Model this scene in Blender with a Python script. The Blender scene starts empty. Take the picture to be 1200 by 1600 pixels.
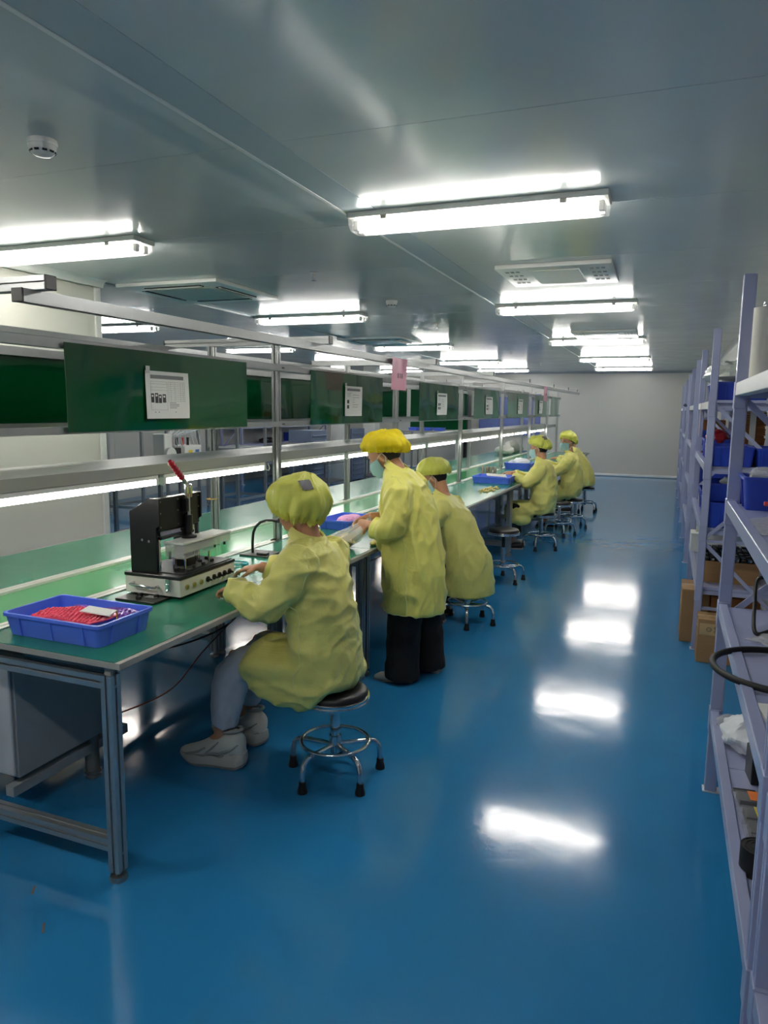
import bpy, bmesh, math, random
import numpy as np
from mathutils import Vector, Matrix, noise
from mathutils.bvhtree import BVHTree

random.seed(7)
scene = bpy.context.scene
COL = scene.collection
PI = math.pi

# ---------------------------------------------------------------- camera
CAM_H = 1.6
FPX, YAW, PITCH, ROLL = 1138.17, 0.367906, 0.1413586, 0.0115814
cam_data = bpy.data.cameras.new('camera')
cam = bpy.data.objects.new('camera', cam_data)
COL.objects.link(cam)
cy_, sy_, cp_, sp_ = math.cos(YAW), math.sin(YAW), math.cos(PITCH), math.sin(PITCH)
fw = Vector((-sy_*cp_, cy_*cp_, -sp_))
r0 = Vector((cy_, sy_, 0)); u0 = r0.cross(fw)
rr = r0*math.cos(ROLL) + u0*math.sin(ROLL)
uu = -r0*math.sin(ROLL) + u0*math.cos(ROLL)
mm = Matrix((rr, uu, -fw)).transposed().to_4x4()
mm.translation = Vector((0, 0, CAM_H))
cam.matrix_world = mm
cam_data.sensor_fit = 'HORIZONTAL'
cam_data.sensor_width = 36.0
cam_data.lens = FPX/1200*36.0
cam_data.clip_start = 0.05
cam_data.clip_end = 60
scene.camera = cam

# ---------------------------------------------------------------- world, exposure
world = bpy.data.worlds.new('world')
scene.world = world
world.use_nodes = True
bg = world.node_tree.nodes.get('Background') or world.node_tree.nodes.new('ShaderNodeBackground')
bg.inputs[0].default_value = (0.55, 0.62, 0.68, 1)
bg.inputs[1].default_value = 0.02
vs = scene.view_settings
vs.view_transform = 'Standard'
vs.look = 'None'
vs.gamma = 1.0
vs.use_curve_mapping = False
vs.exposure = 1.45
TUBE_STRENGTH = 28.0        # ceiling tubes
LED_STRENGTH = 9.0         # bench tubes
scene.cycles.max_bounces = 5
scene.cycles.diffuse_bounces = 3
scene.cycles.glossy_bounces = 3
scene.cycles.transparent_max_bounces = 6
scene.cycles.caustics_reflective = False
scene.cycles.caustics_refractive = False
scene.cycles.sample_clamp_indirect = 4.0
scene.cycles.use_adaptive_sampling = True
scene.cycles.adaptive_threshold = 0.12
scene.cycles.adaptive_min_samples = 16

# ---------------------------------------------------------------- materials
def s2l(c):
    return tuple(((v/255)/12.92 if v/255 <= 0.04045 else ((v/255+0.055)/1.055)**2.4) for v in c)

MATS = {}
def mat(name, rgb, rough=0.5, metal=0.0, var=0.06, scale=8.0, bump=0.0, bscale=60.0, spec=0.5, coat=0.0,
        trans=0.0, alpha=1.0, sheen=0.0, stretch=(1, 1, 1), emit=0.0, rvar=0.0):
    if name in MATS: return MATS[name]
    m = bpy.data.materials.new(name)
    m.use_nodes = True
    nt = m.node_tree
    p = nt.nodes['Principled BSDF']
    lin = s2l(rgb)
    tc = nt.nodes.new('ShaderNodeTexCoord')
    mp = nt.nodes.new('ShaderNodeMapping')
    mp.inputs['Scale'].default_value = stretch
    nt.links.new(tc.outputs['Object'], mp.inputs['Vector'])
    nz = nt.nodes.new('ShaderNodeTexNoise')
    nz.inputs['Scale'].default_value = scale
    nz.inputs['Detail'].default_value = 4
    nt.links.new(mp.outputs['Vector'], nz.inputs['Vector'])
    mix = nt.nodes.new('ShaderNodeMix'); mix.data_type = 'RGBA'
    mix.inputs['A'].default_value = (*[max(0, c*(1-var*2)) for c in lin], 1)
    mix.inputs['B'].default_value = (*[min(1, c*(1+var*2)) for c in lin], 1)
    nt.links.new(nz.outputs['Fac'], mix.inputs['Factor'])
    nt.links.new(mix.outputs['Result'], p.inputs['Base Color'])
    p.inputs['Roughness'].default_value = rough
    p.inputs['Metallic'].default_value = metal
    p.inputs['Specular IOR Level'].default_value = spec
    p.inputs['Coat Weight'].default_value = coat
    p.inputs['Coat Roughness'].default_value = 0.08
    p.inputs['Transmission Weight'].default_value = trans
    p.inputs['Alpha'].default_value = alpha
    if sheen: p.inputs['Sheen Weight'].default_value = sheen
    if rvar:
        mr = nt.nodes.new('ShaderNodeMapRange')
        mr.inputs['To Min'].default_value = max(0.02, rough-rvar); mr.inputs['To Max'].default_value = rough+rvar
        nt.links.new(nz.outputs['Fac'], mr.inputs['Value'])
        nt.links.new(mr.outputs['Result'], p.inputs['Roughness'])
    if emit:
        p.inputs['Emission Color'].default_value = (*lin, 1)
        p.inputs['Emission Strength'].default_value = emit
    if bump:
        n2 = nt.nodes.new('ShaderNodeTexNoise')
        n2.inputs['Scale'].default_value = bscale; n2.inputs['Detail'].default_value = 3
        nt.links.new(mp.outputs['Vector'], n2.inputs['Vector'])
        b = nt.nodes.new('ShaderNodeBump')
        b.inputs['Strength'].default_value = bump; b.inputs['Distance'].default_value = 0.01
        nt.links.new(n2.outputs['Fac'], b.inputs['Height'])
        nt.links.new(b.outputs['Normal'], p.inputs['Normal'])
    MATS[name] = m
    return m

def fabric(name, rgb, rough=0.75, lines=True, pitch=0.006, transl=0.12):
    """thin woven cloth with a faint woven-in grid of threads, slightly translucent"""
    m = mat(name, rgb, rough, var=0.05, scale=14, sheen=0.15)
    nt = m.node_tree
    p = nt.nodes['Principled BSDF']
    p.inputs['Specular IOR Level'].default_value = 0.35
    mixn = [n for n in nt.nodes if n.type == 'MIX'][0]
    col = mixn.outputs['Result']
    if lines:
        tc = [n for n in nt.nodes if n.type == 'TEX_COORD'][0]
        sep = nt.nodes.new('ShaderNodeSeparateXYZ')
        nt.links.new(tc.outputs['Object'], sep.inputs[0])
        def stripe(sock):
            a = nt.nodes.new('ShaderNodeMath'); a.operation = 'MULTIPLY'; a.inputs[1].default_value = 1/pitch
            nt.links.new(sock, a.inputs[0])
            f = nt.nodes.new('ShaderNodeMath'); f.operation = 'FRACT'; nt.links.new(a.outputs[0], f.inputs[0])
            g = nt.nodes.new('ShaderNodeMath'); g.operation = 'LESS_THAN'; g.inputs[1].default_value = 0.25
            nt.links.new(f.outputs[0], g.inputs[0]); return g.outputs[0]
        z = stripe(sep.outputs['Z']); 
        fac = nt.nodes.new('ShaderNodeMath'); fac.operation = 'MULTIPLY'; fac.inputs[1].default_value = 0.28
        nt.links.new(z, fac.inputs[0])
        mx = nt.nodes.new('ShaderNodeMix'); mx.data_type = 'RGBA'
        nt.links.new(fac.outputs[0], mx.inputs['Factor'])
        nt.links.new(col, mx.inputs['A'])
        lin = s2l(rgb); mx.inputs['B'].default_value = (*[min(1, c*1.5+0.08) for c in lin], 1)
        nt.links.new(mx.outputs['Result'], p.inputs['Base Color'])
        col = mx.outputs['Result']
    n2 = nt.nodes.new('ShaderNodeTexNoise'); n2.inputs['Scale'].default_value = 9; n2.inputs['Detail'].default_value = 2; n2.inputs['Distortion'].default_value = 1.6
    tcn = [n for n in nt.nodes if n.type == 'TEX_COORD'][0]; nt.links.new(tcn.outputs['Object'], n2.inputs['Vector'])
    rd = nt.nodes.new('ShaderNodeMath'); rd.operation = 'PINGPONG'; rd.inputs[1].default_value = 0.13; nt.links.new(n2.outputs['Fac'], rd.inputs[0])
    bpn = nt.nodes.new('ShaderNodeBump'); bpn.inputs['Strength'].default_value = 0.22; bpn.inputs['Distance'].default_value = 0.03
    nt.links.new(rd.outputs[0], bpn.inputs['Height']); nt.links.new(bpn.outputs['Normal'], p.inputs['Normal'])
    if transl:
        out = [n for n in nt.nodes if n.type == 'OUTPUT_MATERIAL'][0]
        t = nt.nodes.new('ShaderNodeBsdfTranslucent'); nt.links.new(col, t.inputs['Color'])
        ms = nt.nodes.new('ShaderNodeMixShader'); ms.inputs[0].default_value = transl
        nt.links.new(p.outputs[0], ms.inputs[1]); nt.links.new(t.outputs[0], ms.inputs[2])
        nt.links.new(ms.outputs[0], out.inputs['Surface'])
    return m

def clear_plastic(name, rgb=(235, 240, 240), clear=0.7, rough=0.12, body=0.5):
    """thin see-through plastic: clear film mixed with a little milky body and gloss"""
    if name in MATS: return MATS[name]
    m = bpy.data.materials.new(name); m.use_nodes = True
    nt = m.node_tree
    p = nt.nodes['Principled BSDF']; out = [n for n in nt.nodes if n.type == 'OUTPUT_MATERIAL'][0]
    if name == 'lamp_cover_plastic':
        p.inputs['Base Color'].default_value = (*s2l(rgb), 1); p.inputs['Roughness'].default_value = rough
        t = nt.nodes.new('ShaderNodeBsdfTransparent'); ms = nt.nodes.new('ShaderNodeMixShader'); ms.inputs[0].default_value = clear
        nt.links.new(p.outputs[0], ms.inputs[1]); nt.links.new(t.outputs[0], ms.inputs[2]); nt.links.new(ms.outputs[0], out.inputs['Surface'])
        MATS[name] = m; return m
    nz = nt.nodes.new('ShaderNodeTexNoise'); nz.inputs['Scale'].default_value = 30
    mr = nt.nodes.new('ShaderNodeMapRange'); mr.inputs['To Min'].default_value = rough*0.7; mr.inputs['To Max'].default_value = rough*1.4
    nt.links.new(nz.outputs['Fac'], mr.inputs['Value']); nt.links.new(mr.outputs['Result'], p.inputs['Roughness'])
    p.inputs['Base Color'].default_value = (*s2l(rgb), 1)
    t = nt.nodes.new('ShaderNodeBsdfTransparent')
    ms = nt.nodes.new('ShaderNodeMixShader'); ms.inputs[0].default_value = clear
    nt.links.new(p.outputs[0], ms.inputs[1]); nt.links.new(t.outputs[0], ms.inputs[2])
    nt.links.new(ms.outputs[0], out.inputs['Surface'])
    MATS[name] = m
    return m

def emitter(name, rgb, strength):
    if name in MATS: return MATS[name]
    m = bpy.data.materials.new(name); m.use_nodes = True
    nt = m.node_tree
    for n in list(nt.nodes):
        if n.type == 'BSDF_PRINCIPLED': nt.nodes.remove(n)
    e = nt.nodes.new('ShaderNodeEmission'); e.inputs['Color'].default_value = (*s2l(rgb), 1); e.inputs['Strength'].default_value = strength
    out = [n for n in nt.nodes if n.type == 'OUTPUT_MATERIAL'][0]
    nt.links.new(e.outputs[0], out.inputs['Surface'])
    MATS[name] = m
    return m

ALU = mat('aluminium', (176, 178, 178), 0.32, 0.8, var=0.04, scale=30, bump=0.02, bscale=200)
ALU_TRAY = mat('aluminium_tray', (176, 178, 176), 0.38, 0.6, var=0.05, scale=6, stretch=(1, 0.15, 1))
CHROME = mat('chrome', (215, 217, 220), 0.09, 1.0, var=0.02)
STEEL = mat('zinc_steel', (170, 168, 160), 0.3, 0.9, var=0.05, scale=40)
BLACK_PL = mat('black_plastic', (16, 16, 17), 0.35, var=0.1)
BLACK_RUB = mat('black_rubber', (12, 12, 13), 0.6, var=0.1)
BLACK_MET = mat('black_painted_metal', (20, 20, 22), 0.3, var=0.08, bump=0.02, bscale=90)
BLACK_SEAT = mat('black_vinyl', (22, 22, 24), 0.42, var=0.1, bump=0.05, bscale=300)
WHITE_MET = mat('white_painted_metal', (222, 222, 216), 0.35, var=0.02)
CREAM_MET = mat('cream_painted_metal', (228, 224, 210), 0.4, var=0.02)
GREY_MET = mat('grey_painted_metal', (150, 155, 158), 0.4, var=0.03)
RACK = mat('rack_lilac_grey', (160, 166, 200), 0.32, var=0.03, scale=12, coat=0.2)
RACK_WHITE = mat('rack_white', (205, 206, 208), 0.4, var=0.03)
GREEN_MAT = mat('green_bench_mat', (42, 128, 100), 0.22, var=0.05, scale=5, rvar=0.06, bump=0.006, bscale=25)
GREEN_BELT = mat('green_belt', (62, 152, 92), 0.13, var=0.03, scale=4, bump=0.02, bscale=12)
GREEN_BOARD = mat('green_board', (6, 74, 38), 0.05, var=0.04, scale=3, bump=0.12, bscale=2.2)
EDGING = mat('grey_edging', (158, 156, 148), 0.5, var=0.04)
BLUE_BIN = mat('blue_bin_plastic', (86, 120, 238), 0.32, var=0.05, scale=10)
BLUE_BIN_D = mat('deep_blue_bin_plastic', (30, 58, 168), 0.35, var=0.06, scale=10)
CARD = mat('cardboard', (150, 116, 78), 0.8, var=0.06, scale=12, stretch=(1, 1, 6))
CARD_D = mat('brown_cardboard_dark', (124, 78, 38), 0.8, var=0.1, scale=12)
PAPER = mat('paper', (226, 226, 222), 0.7, var=0.02)
INK = mat('printing_ink', (52, 54, 58), 0.7, var=0.1)
INK_G = mat('grey_printing_ink', (120, 122, 122), 0.7, var=0.05)
PINK = mat('pink_paper', (226, 150, 172), 0.45, var=0.03, bump=0.15, bscale=14)
SKIN = mat('skin', (206, 150, 116), 0.5, var=0.06, scale=12)
HAIR = mat('dark_hair', (24, 18, 16), 0.45, var=0.2, scale=60)
MASK = fabric('mask_fabric', (182, 224, 228), 0.8, lines=False, transl=0.1)
COAT = fabric('coat_fabric', (241, 234, 132), 0.42)
COAT_Y = fabric('coat_fabric_bright', (243, 236, 122), 0.42)
CAP = fabric('cap_fabric', (222, 222, 98), 0.45)
CAP_Y = fabric('cap_fabric_bright', (232, 206, 10), 0.55, lines=False)
SEAM = mat('seam_thread', (240, 238, 160), 0.6)
PANTS_G = mat('grey_trouser_cloth', (206, 206, 212), 0.85, var=0.05, scale=20, bump=0.1, bscale=400)
PANTS_K = mat('black_trouser_cloth', (9, 9, 11), 0.85, var=0.1, scale=20)
SHOE_W = mat('white_shoe', (214, 212, 202), 0.6, var=0.04, scale=20)
SOLE = mat('grey_sole', (150, 148, 146), 0.7, var=0.06)
BAG = clear_plastic('plastic_bag_film', (236, 238, 236), 0.68, 0.18)
ACRYL = clear_plastic('clear_acrylic', (238, 240, 236), 0.72, 0.08)
COVER = clear_plastic('lamp_cover_plastic', (245, 245, 245), 0.8, 0.2)
TUBE = emitter('fluorescent_tube', (255, 252, 246), TUBE_STRENGTH)
LED = emitter('bench_tube', (255, 250, 240), LED_STRENGTH)
WALLM = mat('wall_paint', (196, 194, 186), 0.32, var=0.015, scale=2)
CEILM = mat('ceiling_sheet', (208, 215, 213), 0.15, var=0.03, scale=3, bump=0.02, bscale=2.2, rvar=0.04, spec=0.24)
CEILD = mat('ceiling_darker_strip', (184, 197, 201), 0.2, var=0.02, scale=3)

# floor: glossy blue epoxy
def floor_material():
    m = mat('blue_epoxy', (40, 122, 174), 0.12, var=0.06, scale=1.6, spec=0.5, rvar=0.03)
    nt = m.node_tree; p = nt.nodes['Principled BSDF']
    tc = [n for n in nt.nodes if n.type == 'TEX_COORD'][0]
    a = nt.nodes.new('ShaderNodeTexNoise'); a.inputs['Scale'].default_value = 3.5; a.inputs['Detail'].default_value = 2
    b = nt.nodes.new('ShaderNodeTexNoise'); b.inputs['Scale'].default_value = 45; b.inputs['Detail'].default_value = 4
    nt.links.new(tc.outputs['Object'], a.inputs['Vector']); nt.links.new(tc.outputs['Object'], b.inputs['Vector'])
    ad = nt.nodes.new('ShaderNodeMath'); ad.operation = 'MULTIPLY_ADD'; ad.inputs[1].default_value = 0.09
    nt.links.new(b.outputs['Fac'], ad.inputs[0]); nt.links.new(a.outputs['Fac'], ad.inputs[2])
    bp = nt.nodes.new('ShaderNodeBump'); bp.inputs['Strength'].default_value = 0.08; bp.inputs['Distance'].default_value = 0.02
    nt.links.new(ad.outputs[0], bp.inputs['Height']); nt.links.new(bp.outputs['Normal'], p.inputs['Normal'])
    return m
FLOORM = floor_material()

# ---------------------------------------------------------------- mesh builder
class MB:
    def __init__(s): s.v = []; s.f = []; s.m = []; s.mi = 0
    def add(s, vs, fs):
        o = len(s.v); s.v += [tuple(v) for v in vs]
        s.f += [[i+o for i in f] for f in fs]; s.m += [s.mi]*len(fs); return s
    def mat(s, i): s.mi = i; return s
    def bb(s, x0, x1, y0, y1, z0, z1):
        return s.add([(x0, y0, z0), (x1, y0, z0), (x1, y1, z0), (x0, y1, z0), (x0, y0, z1), (x1, y0, z1), (x1, y1, z1), (x0, y1, z1)],
                     [(0, 3, 2, 1), (4, 5, 6, 7), (0, 1, 5, 4), (1, 2, 6, 5), (2, 3, 7, 6), (3, 0, 4, 7)])
    def box(s, c, d, M=None):
        x, y, z = d[0]/2, d[1]/2, d[2]/2
        vs = [Vector(v) for v in ((-x, -y, -z), (x, -y, -z), (x, y, -z), (-x, y, -z), (-x, -y, z), (x, -y, z), (x, y, z), (-x, y, z))]
        if M is not None: vs = [M @ v for v in vs]
        return s.add([v+Vector(c) for v in vs], [(0, 3, 2, 1), (4, 5, 6, 7), (0, 1, 5, 4), (1, 2, 6, 5), (2, 3, 7, 6), (3, 0, 4, 7)])
    def rings(s, rings, cap=True, closed=False):
        n = len(rings[0]); vs = [p for r in rings for p in r]; fs = []
        R = len(rings)
        for i in range(R-1 if not closed else R):
            a = i*n; b = ((i+1) % R)*n
            for j in range(n):
                k = (j+1) % n
                fs.append((a+j, a+k, b+k, b+j))
        if cap and not closed:
            fs.append(tuple(reversed(range(n)))); fs.append(tuple((R-1)*n+j for j in range(n)))
        return s.add(vs, fs)
    def tube(s, pts, r, n=10, cap=True, closed=False):
        pts = [Vector(p) for p in pts]; N = len(pts)
        rs = r if isinstance(r, (list, tuple)) else [r]*N
        rings = []; prev = None
        for i, p in enumerate(pts):
            if closed: t = pts[(i+1) % N]-pts[i-1]
            else: t = pts[min(i+1, N-1)]-pts[max(i-1, 0)]
            if t.length < 1e-9: t = Vector((0, 0, 1))
            t.normalize()
            if prev is None:
                h = Vector((0, 0, 1)) if abs(t.z) < 0.9 else Vector((1, 0, 0))
                u = t.cross(h).normalized()
            else:
                u = (prev-t*prev.dot(t)).normalized()
            prev = u; w = t.cross(u)
            rings.append([p+(u*math.cos(2*PI*j/n)+w*math.sin(2*PI*j/n))*rs[i] for j in range(n)])
        return s.rings(rings, cap, closed)
    def cyl(s, p0, p1, r0, r1=None, n=16, cap=True): return s.tube([p0, p1], [r0, r0 if r1 is None else r1], n, cap)
    def lathe(s, prof, c=(0, 0, 0), n=24, cap=True):
        return s.rings([[(c[0]+r*math.cos(2*PI*j/n), c[1]+r*math.sin(2*PI*j/n), c[2]+z) for j in range(n)] for r, z in prof], cap)
    def torus(s, c, R, r, n=28, k=8, sx=1, sy=1):
        return s.rings([[(c[0]+sx*(R+r*math.cos(2*PI*j/k))*math.cos(2*PI*i/n), c[1]+sy*(R+r*math.cos(2*PI*j/k))*math.sin(2*PI*i/n),
                          c[2]-r*math.sin(2*PI*j/k)) for j in range(k)] for i in range(n)], False, True)
    def sphere(s, c, rx, ry=None, rz=None, nu=16, nv=10, M=None):
        ry = rx if ry is None else ry; rz = rx if rz is None else rz
        rings = []
        for i in range(nv+1):
            a = -PI/2+PI*(0.02+0.96*i/nv)
            ring = [Vector((rx*math.cos(a)*math.cos(2*PI*j/nu), ry*math.cos(a)*math.sin(2*PI*j/nu), rz*math.sin(a))) for j in range(nu)]
            if M is not None: ring = [M @ p for p in ring]
            rings.append([p+Vector(c) for p in ring])
        return s.rings(rings, True)
    def prism(s, poly, p0, p1, xdir=None):
        p0 = Vector(p0); p1 = Vector(p1); t = (p1-p0).normalized()
        if xdir is None: xdir = Vector((0, 0, 1)) if abs(t.z) < 0.9 else Vector((1, 0, 0))
        x = (Vector(xdir)-t*Vector(xdir).dot(t)).normalized(); y = t.cross(x)
        return s.rings([[p+x*a+y*b for a, b in poly] for p in (p0, p1)], True)
    def loft(s, secs, n=18, cap=True):
        """secs: (centre, u-vector, w-vector) half axes of an ellipse"""
        return s.rings([[Vector(c)+Vector(u)*math.cos(2*PI*j/n)+Vector(w)*math.sin(2*PI*j/n) for j in range(n)] for c, u, w in secs], cap)
    def mesh(s, name):
        me = bpy.data.meshes.new(name); me.from_pydata(s.v, [], s.f); 
        me.polygons.foreach_set('material_index', s.m); me.update(); return me
    def build(s, name, mats, parent=None, bevel=0.0, smooth=35, loc=None, rotz=0.0, seg=1):
        me = s.mesh(name)
        bm = bmesh.new(); bm.from_mesh(me)
        bmesh.ops.recalc_face_normals(bm, faces=bm.faces)
        if bevel:
            es = [e for e in bm.edges if len(e.link_faces) == 2 and e.calc_face_angle(0) > 0.6]
            bmesh.ops.bevel(bm, geom=es, offset=bevel, segments=seg, affect='EDGES', profile=0.6)
        bm.to_mesh(me); bm.free()
        return link(name, me, mats, parent, smooth, loc, rotz)

def link(name, me, mats, parent=None, smooth=35, loc=None, rotz=0.0):
    mats = mats if isinstance(mats, (list, tuple)) else [mats]
    if not len(me.materials):
        for m in mats: me.materials.append(m)
    if smooth:
        me.shade_smooth()
        try: me.set_sharp_from_angle(angle=math.radians(smooth))
        except Exception: pass
    o = bpy.data.objects.new(name, me); COL.objects.link(o)
    if parent is not None: o.parent = parent
    if loc is not None: o.location = loc
    if rotz: o.rotation_euler = (0, 0, rotz)
    return o

def tag(o, label, cat, group=None):
    o['label'] = label; o['category'] = cat
    if group: o['group'] = group
    return o
def thing(name, label, cat, loc=(0, 0, 0), rotz=0.0, group=None):
    o = bpy.data.objects.new(name, None); COL.objects.link(o)
    o.location = loc; o.rotation_euler = (0, 0, rotz); o.empty_display_size = 0.1
    return tag(o, label, cat, group)
def struct(o): o['kind'] = 'structure'; return o
def copy_tree(o, parent=None):
    c = o.copy(); COL.objects.link(c)
    if parent is not None: c.parent = parent
    for ch in [x for x in o.children]: copy_tree(ch, c)
    return c
def place(o, loc, rotz=0.0, label=None):
    o.location = loc; o.rotation_euler = (0, 0, rotz)
    if label: o['label'] = label
    return o

ORD = ['first', 'second', 'third', 'fourth', 'fifth', 'sixth', 'seventh', 'eighth']
K = 0.0138                        # the bench line runs a hair off the room's axis
def BL(xb, y, z=0.0): return Vector((xb+K*y, y, z))

def slot_profile(s=0.04, slot=0.2, depth=0.22):
    h = s/2; w = slot*s/2; d = depth*s; lip = 0.05*s; iw = w*1.9
    side = [(-h, -h), (-w, -h), (-w, -h+lip), (-iw, -h+lip), (-iw, -h+d), (iw, -h+d), (iw, -h+lip), (w, -h+lip), (w, -h)]
    out = []
    for k in range(4):
        c, sn = math.cos(k*PI/2), math.sin(k*PI/2)
        out += [(x*c-y*sn, x*sn+y*c) for x, y in side]
    return out
P40 = slot_profile(0.04); P44 = slot_profile(0.044); P30 = slot_profile(0.032)
# ================================================================ room shell
CEIL = 2.54
XL, XR, YN, YF = -8.7, 0.80, -3.6, 18.85
o = MB().bb(XL-0.1, XR+0.1, YN-0.1, YF+0.1, -0.1, 0.0).build('floor', FLOORM); struct(o); floor_o = o
ceil_o = struct(MB().bb(XL-0.1, XR+0.1, YN-0.1, YF+0.1, CEIL+0.006, CEIL+0.12).build('ceiling', CEILM))
joints = [2.44+1.175*k for k in range(-5, 15)]
ys = [YN]+[j for j in joints if YN+0.3 < j < YF-0.3]+[YF]
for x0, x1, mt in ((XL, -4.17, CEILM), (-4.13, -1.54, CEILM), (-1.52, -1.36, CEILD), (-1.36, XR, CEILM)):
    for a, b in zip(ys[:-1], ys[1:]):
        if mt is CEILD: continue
        MB().bb(x0+0.001, x1-0.001, a+0.0015, b-0.0015, CEIL, CEIL+0.006).build('ceiling_panel', mt, ceil_o, smooth=0)
MB().bb(-1.52, -1.361, YN, YF, CEIL-0.0015, CEIL+0.006).build('ceiling_panel', CEILD, ceil_o, smooth=0)  # narrow strip along the seam trim, toned darker than the ceiling around it
struct(MB().bb(-1.54, -1.522, YN, YF, CEIL-0.004, CEIL+0.006).build('trim_1', mat('bright_trim', (228, 230, 228), 0.3, 0.3), bevel=0.0015))
# quarter-round trim along the ceiling where the cream partition meets it and beyond
def cove(name, x, y0, y1, sgn):
    poly = [(0, 0)]+[(0.05*(1-math.sin(a)), 0.05*(1-math.cos(a))) for a in [k*PI/2/6 for k in range(7)]]
    b = MB(); n = len(poly)
    b.rings([[(x+sgn*p, yy, CEIL-q) for p, q in poly] for yy in (y0, y1)])
    return struct(b.build(name, WHITE_MET))
cove('trim_2', -4.12, YN, 4.62, 1)
struct(MB().bb(-4.155, -4.128, 4.62, YF, CEIL-0.012, CEIL).build('trim_3', mat('grey_trim', (150, 158, 160), 0.4, 0.2)))

def panel_wall(name, axis, c, a0, a1, thick, sgn, z1=CEIL, pitch=1.15, m=WALLM):
    b = MB()
    if axis == 'x': b.bb(min(c+sgn*0.004, c+sgn*thick), max(c+sgn*0.004, c+sgn*thick), a0, a1, 0, z1)
    else: b.bb(a0, a1, min(c+sgn*0.004, c+sgn*thick), max(c+sgn*0.004, c+sgn*thick), 0, z1)
    w = struct(b.build(name, m, smooth=0))
    n = max(1, round((a1-a0)/pitch)); st = (a1-a0)/n
    for k in range(n):
        p0, p1 = a0+k*st+0.0012, a0+(k+1)*st-0.0012
        q = MB(); lo, hi = sorted((c, c+sgn*0.004))
        if axis == 'x': q.bb(lo, hi, p0, p1, 0.0, z1)
        else: q.bb(p0, p1, lo, hi, 0.0, z1)
        q.build('wall_panel', m, w, smooth=0)
    return w
panel_wall('wall_right', 'x', XR, YN, YF, 0.1, 1)
panel_wall('wall_far', 'y', YF, XL, XR, 0.1, 1)
panel_wall('wall_near', 'y', YN, XL, XR, 0.1, -1)
panel_wall('wall_left', 'x', XL, YN, YF, 0.1, -1)
# cream partition on the left: runs up to y = 4.62 and stops with a white end post
CREAM = mat('cream_partition', (214, 212, 200), 0.5, var=0.015, scale=1.5)
panel_wall('wall_partition', 'x', -4.16, YN, 4.56, 0.06, -1, m=CREAM, pitch=1.2)
struct(MB().bb(-4.235, -4.145, 4.56, 4.62, 0, CEIL-0.02).build('trim_4', WHITE_MET, bevel=0.008, seg=2))
struct(MB().bb(XL, XR, YF-0.05, YF, 0, 0.07).build('baseboard_far', mat('pale_coving', (232, 232, 230), 0.25), bevel=0.03, seg=3))
struct(MB().bb(XR-0.03, XR, YN, YF-0.05, 0, 0.035).build('baseboard_right', MATS['pale_coving'], bevel=0.02, seg=3))

cv = MB()
poly = [(0, 0)]+[(0.06*(1-math.sin(a)), 0.06*(1-math.cos(a))) for a in [k*PI/2/6 for k in range(7)]]
cv.rings([[(XR-p, yy, CEIL-q) for p, q in poly] for yy in (YN, YF)])
struct(cv.build('trim_5', WHITE_MET))
cv = MB(); cv.rings([[(xx, YF-p*0.6, CEIL-q*0.6) for p, q in poly] for xx in (XL, XR)])
struct(cv.build('trim_6', GREY_MET))

# ================================================================ ceiling lights
def make_ceiling_light():
    t = thing('ceiling_light', '', 'light')
    L, W = 1.22, 0.18
    b = MB(); b.bb(-L/2, L/2, -W/2, W/2, -0.028, 0)
    b.build('base_tray', WHITE_MET, t, bevel=0.004)
    for yy in (-0.035, 0.035):
        tb = MB().cyl((-L/2+0.045, yy, -0.054), (L/2-0.045, yy, -0.054), 0.0135, n=10).build('tube', TUBE, t)
        for s in (-1, 1):
            MB().box((s*(L/2-0.032), yy, -0.057), (0.026, 0.034, 0.044)).build('tube_holder', WHITE_MET, tb, bevel=0.003)
    # clear cover: open trapezoid shell with closed ends
    c = MB(); x = L/2-0.004
    prof = [(-W/2+0.006, -0.028), (-W/2+0.012, -0.064), (-0.05, -0.085), (0.05, -0.085), (W/2-0.012, -0.064), (W/2-0.006, -0.028)]
    c.add([(-x, p, q) for p, q in prof]+[(x, p, q) for p, q in prof],
          [(i, i+1, i+7, i+6) for i in range(5)]+[(5, 4, 3, 2, 1, 0), (6, 7, 8, 9, 10, 11)])
    cov = c.build('cover', COVER, t, bevel=0.004)
    for s in (-1, 1):
        for xx in (-0.42, 0.42):
            MB().box((xx, s*(W/2-0.002), -0.036), (0.03, 0.008, 0.02)).build('clip', STEEL, cov)
    return t
light0 = make_ceiling_light()
used = [False]
def put_light(x, y, label, group):
    o = light0 if not used[0] else copy_tree(light0)
    used[0] = True
    place(o, (x, y, CEIL), 0, label); o['group'] = group
for k, (x, y) in enumerate(((-0.905, 3.47), (-0.915, 6.77), (-0.935, 10.08), (-0.955, 13.65), (-0.96, 16.7))):
    put_light(x, y, ['large bright ceiling light over the blue aisle, closest to the camera',
              'second ceiling light over the aisle, just beyond the square ceiling vent',
              'third ceiling light over the aisle', 'fourth ceiling light over the aisle',
              'farthest ceiling light over the aisle, close to the far wall'][k], 'ceiling lights over the aisle')
for k, (x, y) in enumerate(((-3.44, 3.52), (-3.5, 6.9), (-3.62, 10.5), (-3.68, 14.05), (-3.65, 17.0))):
    put_light(x, y, ['ceiling light over the bench line cut by the photo edge', 'second ceiling light over the bench line, beyond the air conditioner',
              'third ceiling light over the bench line', 'fourth ceiling light over the bench line',
              'farthest ceiling light over the bench line'][k], 'ceiling lights over the bench line')
for k, (x, y) in enumerate(((-6.2, 7.1), (-6.15, 10.35), (-6.3, 13.8), (-6.2, 17.0))):
    put_light(x, y, ['ceiling light of the far bay beside the cream partition edge', 'ceiling light of the far bay seen past the nearest frame post',
              'third ceiling light of the far bay', 'farthest ceiling light of the far bay'][k], 'ceiling lights of the far bay')
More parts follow.
